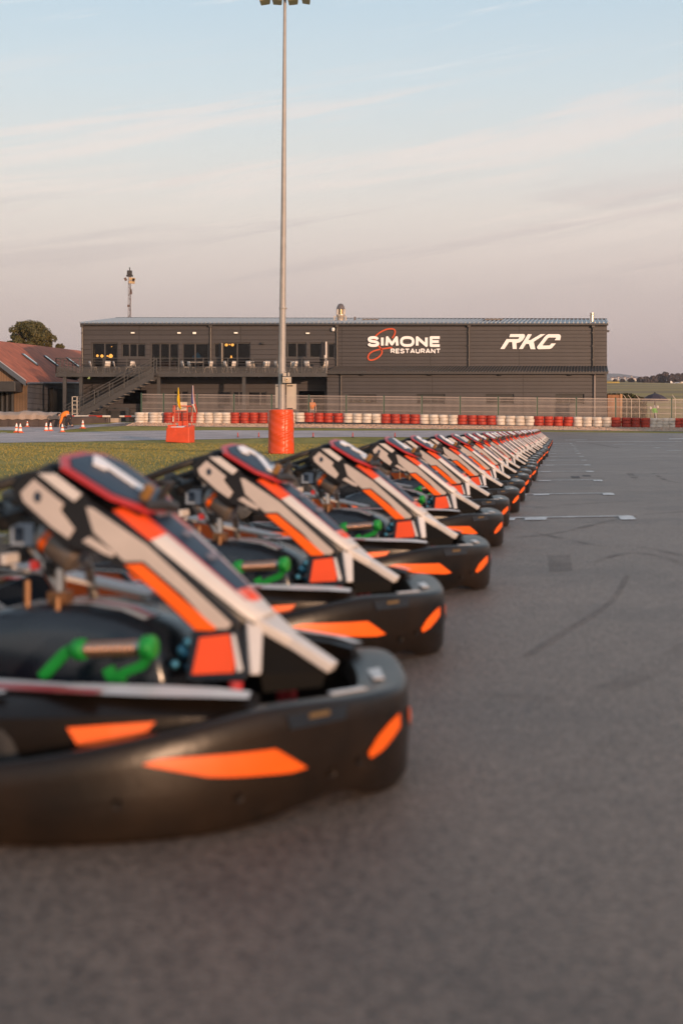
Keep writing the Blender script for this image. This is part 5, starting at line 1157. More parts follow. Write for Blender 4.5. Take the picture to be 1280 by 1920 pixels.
mb = MB(); pb(530.5, 546.5, 707.5, 718.5, -.38, -.12, 0); pb(531, 537.5, 700, 706, -.30, -.12, 0); pb(540.5, 543.5, 699.5, 706, -.32, -.2, 0); pb(528, 531, 704, 716, -.2, 0, 1)
mb.lathe([(.055, 0), (.055, .03), (.03, .035)], ((538.7 - 640) * s_ - b.x, -.38, Z(712.5, D0) - b.z), (0, -1, 0), 14, 2); mb.lathe([(.018, .035), (.018, .05)], ((538.7 - 640) * s_ - b.x, -.38, Z(712.5, D0) - b.z), (0, -1, 0), 8, 1)
mb.build('timing_sensor_box', [M_cab, M_trim, mat('sensor_ring', (.62, .48, .33), .4)], pole, smooth=40, bevel=.006)

# ------------------------------------------------------------------ red marshal stand with flags
b2 = G(336, 830); D1 = b2.y; s1 = D1 / FPX
M_mred = mat('marshal_red', (.66, .075, .022), .5, var=.12, vscale=4, bump=.3, bscale=8)
ms = empty('marshal_stand', tuple(b2), label='red marshal stand with padded base and tubular rails beside the track', cat='marshal stand')
def q1(px, py): return ((px - 640) * s1 - b2.x, Z(py, D1) - b2.z)
def mbx(px0, px1, py0, py1, ya, yb, m=0):
    a, c_ = q1(px0, py1), q1(px1, py0); mb.box(a[0], c_[0], ya, yb, a[1], c_[1], m)
mb = MB(); (xa, z0), (xb, z1) = q1(310.5, 829.5), q1(355, 801.5); xc = q1(363, 0)[0]; za = q1(0, 796.5)[1]
mb.hexa([(xa, 0, z0 + .02), (xb, -.12, -.02), (xc, .55, -.0), (xa + .1, .7, .03)], [(xa + .04, 0, z1), (xb, -.12, z1 + .02), (xc, .55, za), (xa + .12, .7, za)]); mb.build('padded_base', M_mred, ms, smooth=0, bevel=.03)
mb = MB()
for px in (322.5, 328.3, 351.5, 357.3):
    yy = -.05 if px in (328.3, 351.5) else .5; a, c_ = q1(px, 804), q1(px, 760.5 if px in (322.5, 357.3) else 762); mb.tube([(a[0], yy, a[1] - .1), (c_[0], yy, c_[1])], .022, 8)
for (xa_, xb_, py_, ya_, yb_) in ((322.5, 357.3, 760.8, .5, .5), (328.3, 351.5, 770.5, -.05, -.05), (328.3, 322.5, 762, -.05, .5), (351.5, 357.3, 762, -.05, .5), (320, 328.3, 785, .2, -.05)):
    a, c_ = q1(xa_, py_), q1(xb_, py_); mb.tube([(a[0], ya_, a[1]), (c_[0], yb_, c_[1])], .020, 8)
mb.build('rail', M_mred, ms)
mb = MB(); mbx(315, 331, 796.5, 803.8, -.06, -.02, 0); mbx(333, 351.5, 789.5, 804, .35, .40, 0); mb.build('side_flap', M_mred, ms, smooth=0)
mb = MB(); mbx(324.3, 326.3, 780, 790.8, -.09, -.07); mbx(356.7, 358.9, 780, 791, .44, .46); mb.build('reflector', M_tw, ms, smooth=0)
mb = MB(); a, c_ = q1(321, 801.3), q1(346, 800); mb.hexa([(a[0], -.08, a[1]), (c_[0], -.08, a[1] - .01), (c_[0] + .05, .3, a[1] + .01), (a[0] + .1, .3, a[1])], [(a[0], -.08, a[1] + .03), (c_[0], -.08, a[1] + .05), (c_[0] + .05, .3, a[1] + .08), (a[0] + .1, .3, a[1] + .05)]); mb.build('white_liner', mat('liner', (.55, .53, .60), .5), ms, smooth=0)
br = empty('white_board', (q1(338.5, 0)[0] + b2.x, b2.y + .62, b2.z), label='plain white board standing behind the yellow flag in the red marshal stand', cat='board')
mb = MB(); a, c_ = q1(329.5, 770), q1(348, 753.3); dx_ = q1(338.5, 0)[0]; mb.box(a[0] - dx_, c_[0] - dx_, -.02, .02, a[1], c_[1]); mb.build('panel', M_tw, br, smooth=0); mb = MB(); mb.box(-.02, .02, .02, .05, .2, a[1] + .1); mb.build('support', M_trim, br, smooth=0)
def flag(name, label, outline, yoff, mats, pole_px, mfun):
    r = empty(name, (q1(pole_px[0][0], 0)[0] + b2.x, b2.y + yoff, b2.z + .2)); tag(r, label, 'flag'); ox, oz = r.location.x - b2.x, .2
    mb = MB(); A_ = q1(*pole_px[0]); B_ = q1(*pole_px[1]); mb.tube([(A_[0] - ox, .02, A_[1] - oz), (B_[0] - ox, .02, B_[1] - oz)], .011, 6); mb.build('pole', mat('flag_pole', (.45, .38, .3), .5), r)
    rows = []
    for k, (l_, r__) in enumerate(outline):
        row = []
        for j in range(7):
            t_ = j / 6; p = q1(l_[0] + (r__[0] - l_[0]) * t_, l_[1] + (r__[1] - l_[1]) * t_); row.append((p[0] - ox, .05 * math.sin(t_ * 9 + k * .7) - .03, p[1] - oz))
        rows.append(row)
    mb = MB(); mb.grid(rows, mf=mfun); mb.build('cloth', mats, r, smooth=60, fixn=False, solid=.006)
M_yel = mat('flag_yellow', (.85, .52, .01), .6)
flag('yellow_flag', 'furled yellow flag standing upright on the left of the red marshal stand', [((332.3, 726.5), (333.9, 726.5)), ((330.8, 742), (335.6, 741)), ((330, 750), (336.6, 750)), ((331.5, 757), (337.6, 757)), ((333.5, 762), (338.2, 762.5)), ((335.5, 765.5), (338.8, 768.6))], .3, [M_yel], ((334, 790), (332.8, 725.5)), lambda i, j: 0)
flag('tricolour_flag', 'furled blue, white and red flag standing upright on the right of the red marshal stand', [((359, 722.5), (361, 722.5)), ((358, 735), (362.2, 737)), ((357.2, 748), (364, 750)), ((357, 757), (366, 758)), ((361.5, 764), (367.6, 766)), ((364.5, 772), (369, 776))], .4,
     [mat('flag_blue', (.08, .085, .30), .6), mat('flag_white', (.72, .68, .64), .6), mat('flag_red', (.62, .06, .03), .6)], ((358.5, 790), (360, 722)), lambda i, j: (0 if j < 3 else (1 if j < 5 else 2)) if i < 3 else (1 if j < 3 else 2))

# ------------------------------------------------------------------ small red track markers, cones, boom barriers, covered barrier
M_cone = mat('cone_orange', (.78, .12, .03), .5); 
mk0 = None
for i, px in enumerate((446, 485, 587, 661, 740)):
    p = G(px, 820.3)
    if mk0 is None:
        mk0 = empty('track_marker'); mb = MB(); mb.lathe([(.028, 0), (.024, .18), (.015, .235)], n=8); mb.build('stick', mat('marker_red', (.45, .03, .02), .5), mk0); mb = MB(); mb.lathe([(.07, 0), (.05, .03), (.028, .04)], n=10); mb.build('foot', M_rub, mk0); r = mk0
    else: r = copy_tree(mk0)
    r.location = p; tag(r, f'small red marker stick, {ordinal(i)} from the left along the track edge', 'track marker', 'red marker sticks along the track')
cn0 = None
cl = ['orange and white traffic cone at the far left end, left of a close pair', 'orange and white traffic cone, right one of the far left pair', 'small orange and white cone set back by the covered barrier', 'orange and white cone leaning slightly, left one of the middle pair', 'orange and white cone, right one of the middle pair',
      'orange and white cone the bending marshal is reaching for', 'orange and white cone alone to the right of the bending marshal']
for i, (px, py, top_) in enumerate(((31.5, 810.8, 793), (38.6, 811.3, 793.6), (52.2, 800.4, 785.5), (86.8, 808.3, 791.8), (95.3, 808, 792), (117.4, 809.8, 794.2), (155.6, 803.3, 787.3))):
    p = G(px, py); hgt = (py - top_) * p.y / FPX
    if cn0 is None:
        cn0 = empty('traffic_cone')
        mb = MB(); mb.box(-.145, .145, -.145, .145, 0, .035); mb.build('base', M_cone, cn0, smooth=0, bevel=.01)
        mb = MB(); pr = [(.12, .035), (.105, .09), (.08, .22), (.065, .30), (.045, .40), (.03, .47), (.022, .50)]
        for k, (u_, v_) in enumerate(zip(pr, pr[1:])): mb.lathe([u_, v_], n=16, m=(0, 1, 0, 1, 1, 0)[k], cap=(k == 5))
        mb.build('cone_body', [M_cone, mat('cone_white', (.85, .82, .78), .5)], cn0, smooth=60); r = cn0
    else: r = copy_tree(cn0)
    r.location = p; sc = hgt / .5; r.scale = (sc, sc, sc); r.rotation_euler = (0, -.10 if i == 3 else 0, i * .7); tag(r, cl[i], 'traffic cone', 'traffic cones at the left edge of the track')
def boom(label, segs, py, D, th):
    x0 = X(segs[0][0], D); z = Z(py, D); r = empty('boom_barrier', (x0, D, g(x0, D)), label=label, cat='barrier'); z -= r.location.z
    for a, b_, c_ in segs:
        mb = MB(); mb.lathe([(th, 0), (th, X(b_, D) - X(a, D))], (X(a, D) - x0, 0, z), (1, 0, 0), 12); mb.build('boom_section', M_tw if c_ == 'w' else M_tr, r)
    for q in (segs[0][0] + 2, segs[-1][1] - 4): mb = MB(); mb.tube([(X(q, D) - x0, .05, 0), (X(q, D) - x0, .05, z - th * .8)], .03, 8); mb.build('support', M_trim, r)
boom('long red and white striped boom beside the bending marshal', [(133.5, 140, 'r'), (140, 167, 'w'), (167, 192.5, 'r'), (192.5, 207.4, 'w')], 780.6, 78.5, .058)
boom('short red and white striped boom between the gap and the first tyre stack', [(224.3, 234, 'w'), (234, 247, 'r'), (247, 256, 'w')], 780.6, 79.6, .05)
# covered sand-bag barrier on the left
M_tarp = mat('tarp_beige', (.36, .28, .23), .7, var=.18, vscale=1.2, bump=.6, bscale=5)
xa, xb = X(-60, 74), X(110, 74); r = empty('covered_barrier', ((xa + xb) / 2, 74.6, g(xa, 74)), label='low dark barrier topped with lumpy beige covered bags behind the cones', cat='barrier'); sh = tuple(-Vector(r.location))
mb = MB(); rows = []
rg = random.Random(2)
for k in range(61):
    x_ = xa + (xb - xa) * k / 60; px = 640 + x_ * FPX / 74; zt = Z(771.2 + 1.2 * math.sin(px * .09) + .7 * math.sin(px * .23 + 1) + (1.5 if px > 95 else 0), 74.4); zb = Z(785.5, 74); rows.append([(x_, 74.0, zb - .02 + .02 * math.sin(k)), (x_, 73.93 + .03 * math.sin(k * .9), (zt + zb) / 2), (x_, 74.12, zt - .05), (x_, 74.5, zt), (x_, 75.0, zt - .07), (x_, 75.1, zb)])
mb.grid(rows); mb.add(rows[-1], [tuple(range(6))]); mb.build('tarp_cover', M_tarp, r, shift=sh, smooth=60)
mb = MB(); mb.box(xa, xb - .03, 74.06, 75.0, g(xa, 74) - .4, Z(785, 74)); 
for k in range(9): mb.box(xa + (xb - xa) * k / 9, xa + (xb - xa) * k / 9 + .05, 74.03, 74.06, g(xa, 74) - .4, Z(786, 74))
mb.build('barrier_base', mat('base_brown', (.075, .055, .05), .75, var=.3, vscale=1.5), r, shift=sh, smooth=0)
r = empty('low_dark_barrier', (X(158, 77), 77, g(X(158, 77), 77)), label='low plain dark barrier running behind the bending marshal', cat='barrier'); sh = tuple(-Vector(r.location))
mb = MB(); mb.hexa([(X(108, 76), 76, Z(801, 76)), (X(206, 79.2), 79.2, Z(792.5, 79.2)), (X(206, 79.2), 79.5, Z(792.5, 79.2)), (X(108, 76), 76.3, Z(801, 76))], [(X(108, 76), 76, Z(783.5, 76)), (X(206, 79.2), 79.2, Z(781.5, 79.2)), (X(206, 79.2), 79.5, Z(781.5, 79.2)), (X(108, 76), 76.3, Z(783.5, 76))])
mb.build('wall', MATS['base_brown'], r, shift=sh, smooth=0, bevel=.02); mb = MB(); mb.tube([(X(108, 76), 76.15, Z(783.3, 76)), (X(206, 79.2), 79.35, Z(781.3, 79.2))], .05, 8); mb.build('top_rail', M_trim, r, shift=sh)
r = empty('concrete_block', (X(216.5, 80), 80, g(X(216.5, 80), 80)), label='small pale concrete block in the gap between the two striped booms', cat='block')
mb = MB(); mb.box(X(207.5, 80) - r.location.x, X(225, 80) - r.location.x, -.2, .2, 0, Z(784, 80) - r.location.z); mb.build('block_body', mat('concrete_pale', (.42, .33, .26), .8, var=.2), r, smooth=0, bevel=.02); mb = MB(); mb.box(-.25, .25, -.15, .15, Z(784, 80) - r.location.z, Z(783, 80) - r.location.z); mb.build('cap', M_trim, r, smooth=0)
# white steel rack by the stairs
r = empty('steel_rack', (X(141, 84), 84, g(-16, 84)), label='narrow white steel rack standing at the foot of the stairs', cat='rack'); mb = MB()
for q in (-.14, .14): mb.box(q - .02, q + .02, -.1, -.06, 0, Z(743.5, 84) - r.location.z)
mb.build('upright', M_tw, r, smooth=0); mb = MB()
for k in range(6): z = (Z(743.5, 84) - r.location.z) * (k + 1) / 6; mb.box(-.17, .17, -.1, .2, z - .03, z)
mb.build('shelf', M_tw, r, smooth=0)
# ------------------------------------------------------------------ barn with red roof (its level follows the slight rise of the land)
SL = (803 - 716) / FPX
def bz(h, y): return EYE + h + SL * y
def bp_(x, y, h): return (x, y, bz(h, y))
BX, BR, BHR = -18.96, -22.56, 2.70           # eave line, ridge line, ridge height above eye level
BL = -26.2
barn = empty('barn', (-22, 92, g(-22, 92)), label='old barn with a rust-red roof, four narrow skylights and weathered timber gable', cat='barn'); bs = tuple(-Vector(barn.location))
M_timb = lines_mat('weathered_timber', (.17, .105, .062), (.06, .036, .022), .16, .10, axis=0, rough=.85, var=.35)
M_side = lines_mat('slate_siding', (.085, .088, .105), (.03, .03, .035), .33, .09, axis=2, rough=.7, var=.25)
M_rroof = mat('rust_roof', (.44, .13, .07), .85, var=.28, vscale=1.4, bump=.6, bscale=9)
def on_roof(x, y, off=0): return bp_(x, y, .75 * (BX - x) + off)
mb = MB(); y0 = 86
mb.add([(BL, y0, g(BL, y0) - .3), (BX, y0, g(BX, y0) - .3), bp_(BX, y0, 0), bp_(BR, y0, BHR - .02), bp_(BL, y0, .0)], [(0, 1, 2, 3, 4)]); mb.build('gable_wall', M_timb, barn, shift=bs, smooth=0)
mb = MB(); mb.add([(BX, 86, g(BX, 86) - .3), (BX, 140, g(BX, 140) - .3), bp_(BX, 140, 0), bp_(BX, 86, 0)], [(0, 1, 2, 3)]); mb.build('side_wall', M_side, barn, shift=bs, smooth=0)
mb = MB(); rows = []
for k in range(28):
    y = 85.6 + k * 2.05; rows.append([Vector(on_roof(BX + .04, y)) + Vector((0, 0, 0)), on_roof((BX + BR) / 2, y), on_roof(BR, y), bp_(BL - .2, y, -.1)])
mb.grid(rows); rf = mb.build('roof', M_rroof, barn, shift=bs, smooth=0, solid=.12)
mb = MB(); a, b_ = Vector(on_roof(BX + .02, 85.55, .02)), Vector(on_roof(BR, 85.55, .02)); mb.hexa([a + Vector((0, -.06, -.28)), b_ + Vector((0, -.06, -.28)), b_ + Vector((0, 0, -.28)), a + Vector((0, 0, -.28))], [a + Vector((0, -.06, .04)), b_ + Vector((0, -.06, .04)), b_ + Vector((0, 0, .04)), a + Vector((0, 0, .04))], 0)
mb.tube([a + Vector((0, -.02, .06)), b_ + Vector((0, -.02, .06))], .03, 6, 1); mb.tube([Vector(on_roof(BX + .12, 85.6, 0)), Vector(on_roof(BX + .12, 141, 0))], .07, 6, 0); mb.build('roof_trim', [mat('trim_slate', (.07, .085, .11), .5), mat('trim_pale', (.38, .38, .42), .4)], rf, shift=bs)
M_skyl = mat('skylight_glass', (.35, .5, .52), .08, metal=.8)
for y in (95.4, 102.4, 110.7, 119.0):
    mb = MB(); w2 = .30; xa_, xb_ = -20.35, -21.35
    mb.hexa([on_roof(xa_, y - w2, .05), on_roof(xa_, y + w2, .05), on_roof(xb_, y + w2, .05), on_roof(xb_, y - w2, .05)], [on_roof(xa_, y - w2, .13), on_roof(xa_, y + w2, .13), on_roof(xb_, y + w2, .13), on_roof(xb_, y - w2, .13)], 0)
    s_ = mb.build('skylight', MATS['trim_slate'], rf, smooth=0, shift=bs); mb = MB(); mb.hexa([on_roof(xa_ - .08, y - .22, .13), on_roof(xa_ - .08, y + .22, .13), on_roof(xb_ + .08, y + .22, .13), on_roof(xb_ + .08, y - .22, .13)], [on_roof(xa_ - .08, y - .22, .15), on_roof(xa_ - .08, y + .22, .15), on_roof(xb_ + .08, y + .22, .15), on_roof(xb_ + .08, y - .22, .15)], 0); mb.build('pane', M_skyl, s_, smooth=0, shift=bs)
mb = MB(); mb.box(X(-40, 84), X(29, 84), 84, 85.98, Z(734, 84), Z(715, 84)); mb.build('porch_canopy', M_trim, barn, shift=bs, smooth=0, bevel=.02)
mb = MB()
for px in (-20, 3, 12, 22): mb.box(X(px, 85.8), X(px, 85.8) + .12, 85.8, 85.95, g(-20, 86), Z(734, 85.8), 0)
mb.box(X(-40, 85.9), X(25, 85.9), 85.9, 85.97, g(-20, 86), Z(734, 85.9), 1); mb.build('porch_door', [M_steel, M_dark], barn, shift=bs, smooth=0)
mb = MB(); mb.box(BX + .004, BX + .25, 92.4, 95.4, g(BX, 93), Z(728, 93)); mb.build('side_door', M_dark, barn, shift=bs, smooth=0)

# ------------------------------------------------------------------ lattice floodlight mast behind the building
D = 130; r = empty('lattice_mast', (X(243.5, D), D, g(X(243.5, D), D)), label='slim lattice mast with a cluster of floodlights rising behind the building roof', cat='mast'); bx0, bz0 = r.location.x, r.location.z
mb = MB(); H_ = Z(516, D) - bz0; wd = .125
for k in range(-60, 1): pass
for sx_, sy_ in ((-1, -1), (1, -1), (0, 1)): mb.tube([(sx_ * wd * 1.25, sy_ * wd, 0), (sx_ * wd * .8, sy_ * wd * .8, H_)], .028, 5)
nseg = 26
for k in range(nseg):
    z0, z1 = H_ * k / nseg, H_ * (k + 1) / nseg; s_ = 1 if k % 2 else -1; mb.tube([(s_ * wd, -wd, z0), (-s_ * wd, -wd, z1)], .011, 4); mb.tube([(s_ * wd, -wd, z0), (0, wd, z1)], .011, 4)
mb.build('lattice', mat('mast_brown', (.15, .095, .075), .6, metal=.3), r)
mb = MB(); mb.box(-.22, .20, -.2, .2, H_ + .05, H_ + .42, 0); mb.box(-.28, .28, -.2, .2, H_ - .12, H_ + .02, 0); mb.tube([(.0, 0, H_ + .4), (0, 0, H_ + .72)], .05, 6, 0); mb.build('head_frame', M_trim, r, smooth=0)
for (x_, z_, t_, m_) in ((-.36, H_ - .38, .5, 0), (.24, H_ - .36, -.1, 1), (.22, H_ - .66, -.05, 1), (.36, H_ - .46, -.4, 0)):
    mb = MB(); c_, s_ = math.cos(t_), math.sin(t_); q = lambda a, y, b: (x_ + a * c_ - b * s_, y, z_ + a * s_ + b * c_)
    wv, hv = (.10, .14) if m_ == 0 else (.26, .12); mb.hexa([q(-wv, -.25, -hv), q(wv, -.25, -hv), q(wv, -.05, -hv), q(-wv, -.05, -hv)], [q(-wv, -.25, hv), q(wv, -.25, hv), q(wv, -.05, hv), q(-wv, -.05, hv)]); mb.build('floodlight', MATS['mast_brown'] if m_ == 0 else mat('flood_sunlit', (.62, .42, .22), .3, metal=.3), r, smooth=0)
mb = MB(); mb.box(.02, .22, -.16, 0, H_ * .865, H_ * .885); mb.box(.06, .2, -.16, 0, H_ * .88, H_ * .9); mb.box(-.2, -.02, -.14, 0, H_ * .775, H_ * .79); mb.build('junction_box', MATS['mast_brown'], r, smooth=0)

# ------------------------------------------------------------------ trees
def tree(name, px, py_top, py_base, D, wpx, label, cols, n=9000, leaf=.2, trunk=.25, group=None, seed=1, squash=1.0):
    rg = random.Random(seed); x0 = X(px, D); zt = Z(py_top, D); gz = g(x0, D); W_ = wpx * D / FPX / 2; zb = Z(py_base, D); ch = zt - zb; cz = (zt + zb) / 2
    r = empty(name, (x0, D, gz)); tag(r, label, 'tree', group)
    # clumps on a lumpy dome
    cl_ = []
    for k in range(95):
        a = rg.random() * 2 * PI; u_ = rg.uniform(-.9, 1); rr = math.sqrt(max(0, 1 - u_ * u_)) ** .8 * rg.uniform(.45, .95); cl_.append((math.cos(a) * rr * W_ * .9, math.sin(a) * rr * W_ * .9, cz - gz + u_ * ch * .46 * rg.uniform(.8, 1.02), rg.uniform(.06, .15) * min(W_ * 2, ch * 1.2)))
    mb = MB()
    for k in range(n):
        c_ = rg.choice(cl_); d = Vector((rg.gauss(0, 1), rg.gauss(0, 1), rg.gauss(0, 1))).normalized() * c_[3] * rg.uniform(.55, 1.05); p = Vector(c_[:3]) + Vector((d.x, d.y, d.z * .8)); nn = (d.normalized() + Vector((rg.gauss(0, .5), rg.gauss(0, .5), rg.gauss(0, .5)))).normalized()
        u_ = nn.orthogonal().normalized() * leaf * rg.uniform(.6, 1.2); v_ = nn.cross(u_) * .6; mb.add([p - u_, p - v_, p + u_, p + v_], [(0, 1, 2, 3)], rg.choice((0, 0, 1, 1, 2)))
    mb.build('crown', cols, r, smooth=0, fixn=False)
    mb = MB(); th = max(.3, zb - gz + ch * .3); mb.tube([(0, 0, 0), (.05 * W_, 0, th * .6), (0, .05 * W_, th)], [trunk, trunk * .75, trunk * .5], 8)
    for k in range(9):
        c_ = cl_[k * 7]; mb.tube([(0, 0, th * rg.uniform(.6, .95)), (c_[0] * .5, c_[1] * .5, (c_[2] + th) / 2), (c_[0], c_[1], c_[2])], [trunk * .4, trunk * .22, trunk * .08], 6)
    mb.build('trunk', mat('bark', (.09, .065, .05), .9, var=.3, bump=.5), r)
    return r
lv = [mat('leaf_olive', (.085, .080, .022), .7), mat('leaf_brown_green', (.12, .10, .03), .7), mat('leaf_dark', (.04, .042, .016), .8)]
tree('leafy_tree', 57, 603, 668, 125, 103, 'rounded olive-green tree rising behind the red barn roof', lv, n=34000, leaf=.085, seed=5)
tree('leafy_tree', 112, 645, 668, 127, 22, 'small low tree top just right of the rounded tree, behind the barn ridge', lv, n=4000, leaf=.085, seed=9)
hz_ = [mat('leaf_hazy', (.10, .080, .080), .9), mat('leaf_hazy_brown', (.12, .085, .075), .9), mat('leaf_hazy_dark', (.065, .055, .06), .9)]
ft = [(1166, 710, 719, 700, 11), (1182, 708.5, 719, 690, 13), (1199, 707, 720, 690, 14), (1211, 706, 720, 680, 20), (1223, 704.5, 720, 680, 20), (1235, 701, 720, 690, 18), (1246, 697, 720.5, 690, 20), (1258, 700.5, 720, 680, 17), (1270, 700, 720, 680, 20), (1283, 697, 720, 690, 20), (1152, 711, 719, 710, 9), (1302, 699, 720, 690, 22)]
fl_ = ['low tree nearest the gap before the pale town', 'second small tree before the pale town', 'third tree in front of the town', 'low wide tree at the dip of the tree line', 'tree left of the tallest crown', 'tree joined to the left of the tallest crown', 'tallest rounded crown of the far tree line', 'tree right of the tallest crown', 'broad crown near the right end of the far tree line', 'last tall crown at the right frame edge', 'smallest tree beside the building corner', 'tree beyond the right frame edge']
for i, ((px, t_, b_, D, w_), l_) in enumerate(zip(ft, fl_)): tree('bare_tree', px, t_, b_ + 1, D, w_, 'hazy purple-brown ' + l_, hz_, n=2600, leaf=.34, trunk=.3, group='trees of the far tree line', seed=20 + i)
# far town, hills
M_town = mat('town_wall', (.85, .72, .62), .8, var=.2, vscale=.05); M_townroof = mat('town_roof', (.30, .16, .12), .8)
rg = random.Random(6); tw_ = [(1152, 709, 5), (1158, 707.5, 4), (1164, 709.5, 6), (1170, 708, 4.5), (1176, 710, 5), (1182, 706, 2.2), (1187, 709.5, 5), (1192, 711, 5), (1198, 710, 4), (1203, 708.5, 5), (1146, 709, 4), (1208, 711, 4), (1190, 713, 8), (1174, 713.5, 7)]
for i, (px, t_, w_) in enumerate(tw_):
    D = 2300 + rg.random() * 300; x0 = X(px, D); gz = g(x0, D); w2 = w_ * D / FPX / 2; zt = Z(t_, D); r = empty('town_building', (x0, D, gz), label=f'tiny pale far-off town block, {ordinal(sorted(q[0] for q in tw_).index(px))} from the left', cat='building', group='far-off town buildings')
    mb = MB(); mb.box(-w2, w2, -8, 8, -5, zt - gz); mb.build('wall', M_town, r, smooth=0)
    mb = MB(); h = 2.2; mb.add([(-w2 - .4, -8.4, zt - gz), (w2 + .4, -8.4, zt - gz), (w2 + .4, 8.4, zt - gz), (-w2 - .4, 8.4, zt - gz), (-w2, 0, zt - gz + h), (w2, 0, zt - gz + h)], [(0, 1, 5, 4), (2, 3, 4, 5), (1, 2, 5), (3, 0, 4), (0, 3, 2, 1)]); mb.build('roof', M_townroof, r, smooth=0)
    mb = MB()
    for q in range(int(w2 / 2.2)):
        for q2 in range(max(1, int((zt - gz) / 4.5))): mb.box(-w2 + 1.5 + q * 4.2, -w2 + 3 + q * 4.2, -8.1, -8.004, 1.5 + q2 * 3.6, 3.2 + q2 * 3.6)
    if mb.v: mb.build('window', M_dark, r, smooth=0)
mb = MB(); rows = []
for j in range(7):
    row = []
    for i in range(81):
        x_ = -2600 + i * 100; D = 5200 + j * 160; px = 640 + x_ * FPX / 5400; e = (700.8 + 1.2 * math.sin(px * .021) + .5 * math.sin(px * .09)) + 9.5 * max(0, min(1, (px - 1195) / 45)) ** 1.5 + 4 * max(0, min(1, (1120 - px) / 400)); f_ = math.sin(PI * j / 6) ** .7
        row.append((x_, D, g(x_, D) - 20 + (Z(e, 5680) - g(x_, 5680) + 20) * f_))
    rows.append(row)
mb.grid(rows); o = mb.build('hills', mat('far_forest', (.05, .06, .04), .95, var=.3, vscale=.01), smooth=70); tag(o, kind='structure')
# yellow mound, plane
a = G(1138, 724); D = a.y; r = empty('straw_heap', (X(1141, D), D, a.z), label='flat-topped yellow straw heap in the field beside the building corner', cat='straw heap')
mb = MB(); h = 8.0 * D / FPX; w1, w2 = 20 * D / FPX, 15 * D / FPX; mb.hexa([(-w1, -6, -.3), (w1, -6, -.3), (w1, 6, -.3), (-w1, 6, -.3)], [(-w1, -5, h), (w2, -5, h * .96), (w2 - 1, 5, h), (-w1, 5, h)]); mb.build('straw', mat('straw_yellow', (.45, .30, .06), .9, var=.3, vscale=.4, bump=1, bscale=2), r, smooth=0, bevel=.3); mb = MB(); mb.box(-w1, w1 + .3, -6.3, -6.05, -.4, .35); mb.build('straw_footing', mat('straw_dark', (.25, .17, .04), .9), r, smooth=0)
a = G(1268, 722.5); D = a.y; r = empty('light_aircraft', (X(1272, D), D, a.z), label='small white light aircraft parked on the far field at the right edge', cat='aircraft'); s_ = D / FPX
M_pl = mat('aircraft_white', (.78, .74, .70), .4)
mb = MB(); mb.lathe([(.05, -16 * s_), (.45 * s_, -14 * s_), (1.6 * s_, -6 * s_), (2.3 * s_, 2 * s_), (2.1 * s_, 9 * s_), (1.3 * s_, 13 * s_), (.3 * s_, 14.5 * s_)], (0, 0, 4.0 * s_), (1, 0, .02), 14); mb.build('fuselage', M_pl, r)
mb = MB(); mb.box(0, 6 * s_, -14 * s_, 14 * s_, 5.8 * s_, 6.3 * s_); mb.build('wing', M_pl, r, smooth=0); mb = MB(); mb.prism([(-16 * s_, 0, 4 * s_), (-11 * s_, 0, 4 * s_), (-14 * s_, 0, 8.2 * s_), (-16.5 * s_, 0, 8.2 * s_)], (0, .3, 0)); mb.box(-16 * s_, -13 * s_, -4 * s_, 4 * s_, 4 * s_, 4.3 * s_); mb.build('tail', M_pl, r, smooth=0)
mb = MB(); mb.tube([(10 * s_, 0, 3 * s_), (10.5 * s_, 0, .4 * s_)], .3 * s_, 6); mb.tube([(1 * s_, -1, 3 * s_), (0, -3 * s_, .4 * s_)], .3 * s_, 6); mb.tube([(1 * s_, 1, 3 * s_), (0, 3 * s_, .4 * s_)], .3 * s_, 6); mb.build('undercarriage', M_trim, r)
# hedge, timber screen, angled posts, parasol beyond the fence
r = empty('dark_hedge', (X(1172, 96), 96, g(X(1172, 96), 96)), label='low dark hedge behind the timber screen and the fence', cat='hedge'); mb = MB(); rg = random.Random(12); gz = r.location.z
for k in range(7000):
    u_ = rg.uniform(-1, 1); px = 1172 + u_ * 36; tp = Z(738.5 + (max(0, px - 1178) * .30) + rg.uniform(0, 2), 96) - gz; z = tp * rg.random() ** .5 ; p = Vector((X(px, 96) - r.location.x, rg.uniform(-.8, .8), z)); nn = Vector((rg.gauss(0, 1), rg.gauss(0, 1), rg.gauss(0, 1))).normalized(); a_ = nn.orthogonal().normalized() * .10; b_ = nn.cross(a_) * .7; mb.add([p - a_, p - b_, p + a_, p + b_], [(0, 1, 2, 3)], rg.randrange(3))
mb.build('foliage', [mat('hedge_dark', (.035, .04, .018), .9), mat('hedge_green', (.06, .07, .02), .9), mat('hedge_brown', (.08, .06, .03), .9)], r, smooth=0, fixn=False); mb = MB()
for k in range(10): xx = X(1138 + 7 * k, 96) - r.location.x; mb.tube([(xx, 0, 0), (xx + .1, 0, 1.2)], .03, 5)
mb.build('stem', MATS['bark'], r)
r = empty('timber_screen', (X(1150, 84), 84, g(X(1150, 84), 84)), label='sunlit orange-brown vertical timber screen between the building and the parasol', cat='timber screen'); gz = r.location.z; M_wd = mat('orange_timber', (.34, .15, .065), .7, var=.25, vscale=2)
for k in range(10):
    px = 1138.5 + k * 2.25; mb = MB(); mb.box(X(px, 84) - r.location.x, X(px + 1.85, 84) - r.location.x, -.02, .02, .02, Z(740.3, 84) - gz); mb.build('board', M_wd, r, smooth=0)
mb = MB(); mb.box(X(1161.5, 84) - r.location.x, X(1165.4, 84) - r.location.x, -.08, .06, 0, Z(739, 84) - gz); mb.build('corner_post', mat('timber_post', (.46, .24, .11), .7, var=.15), r, smooth=0); mb = MB()
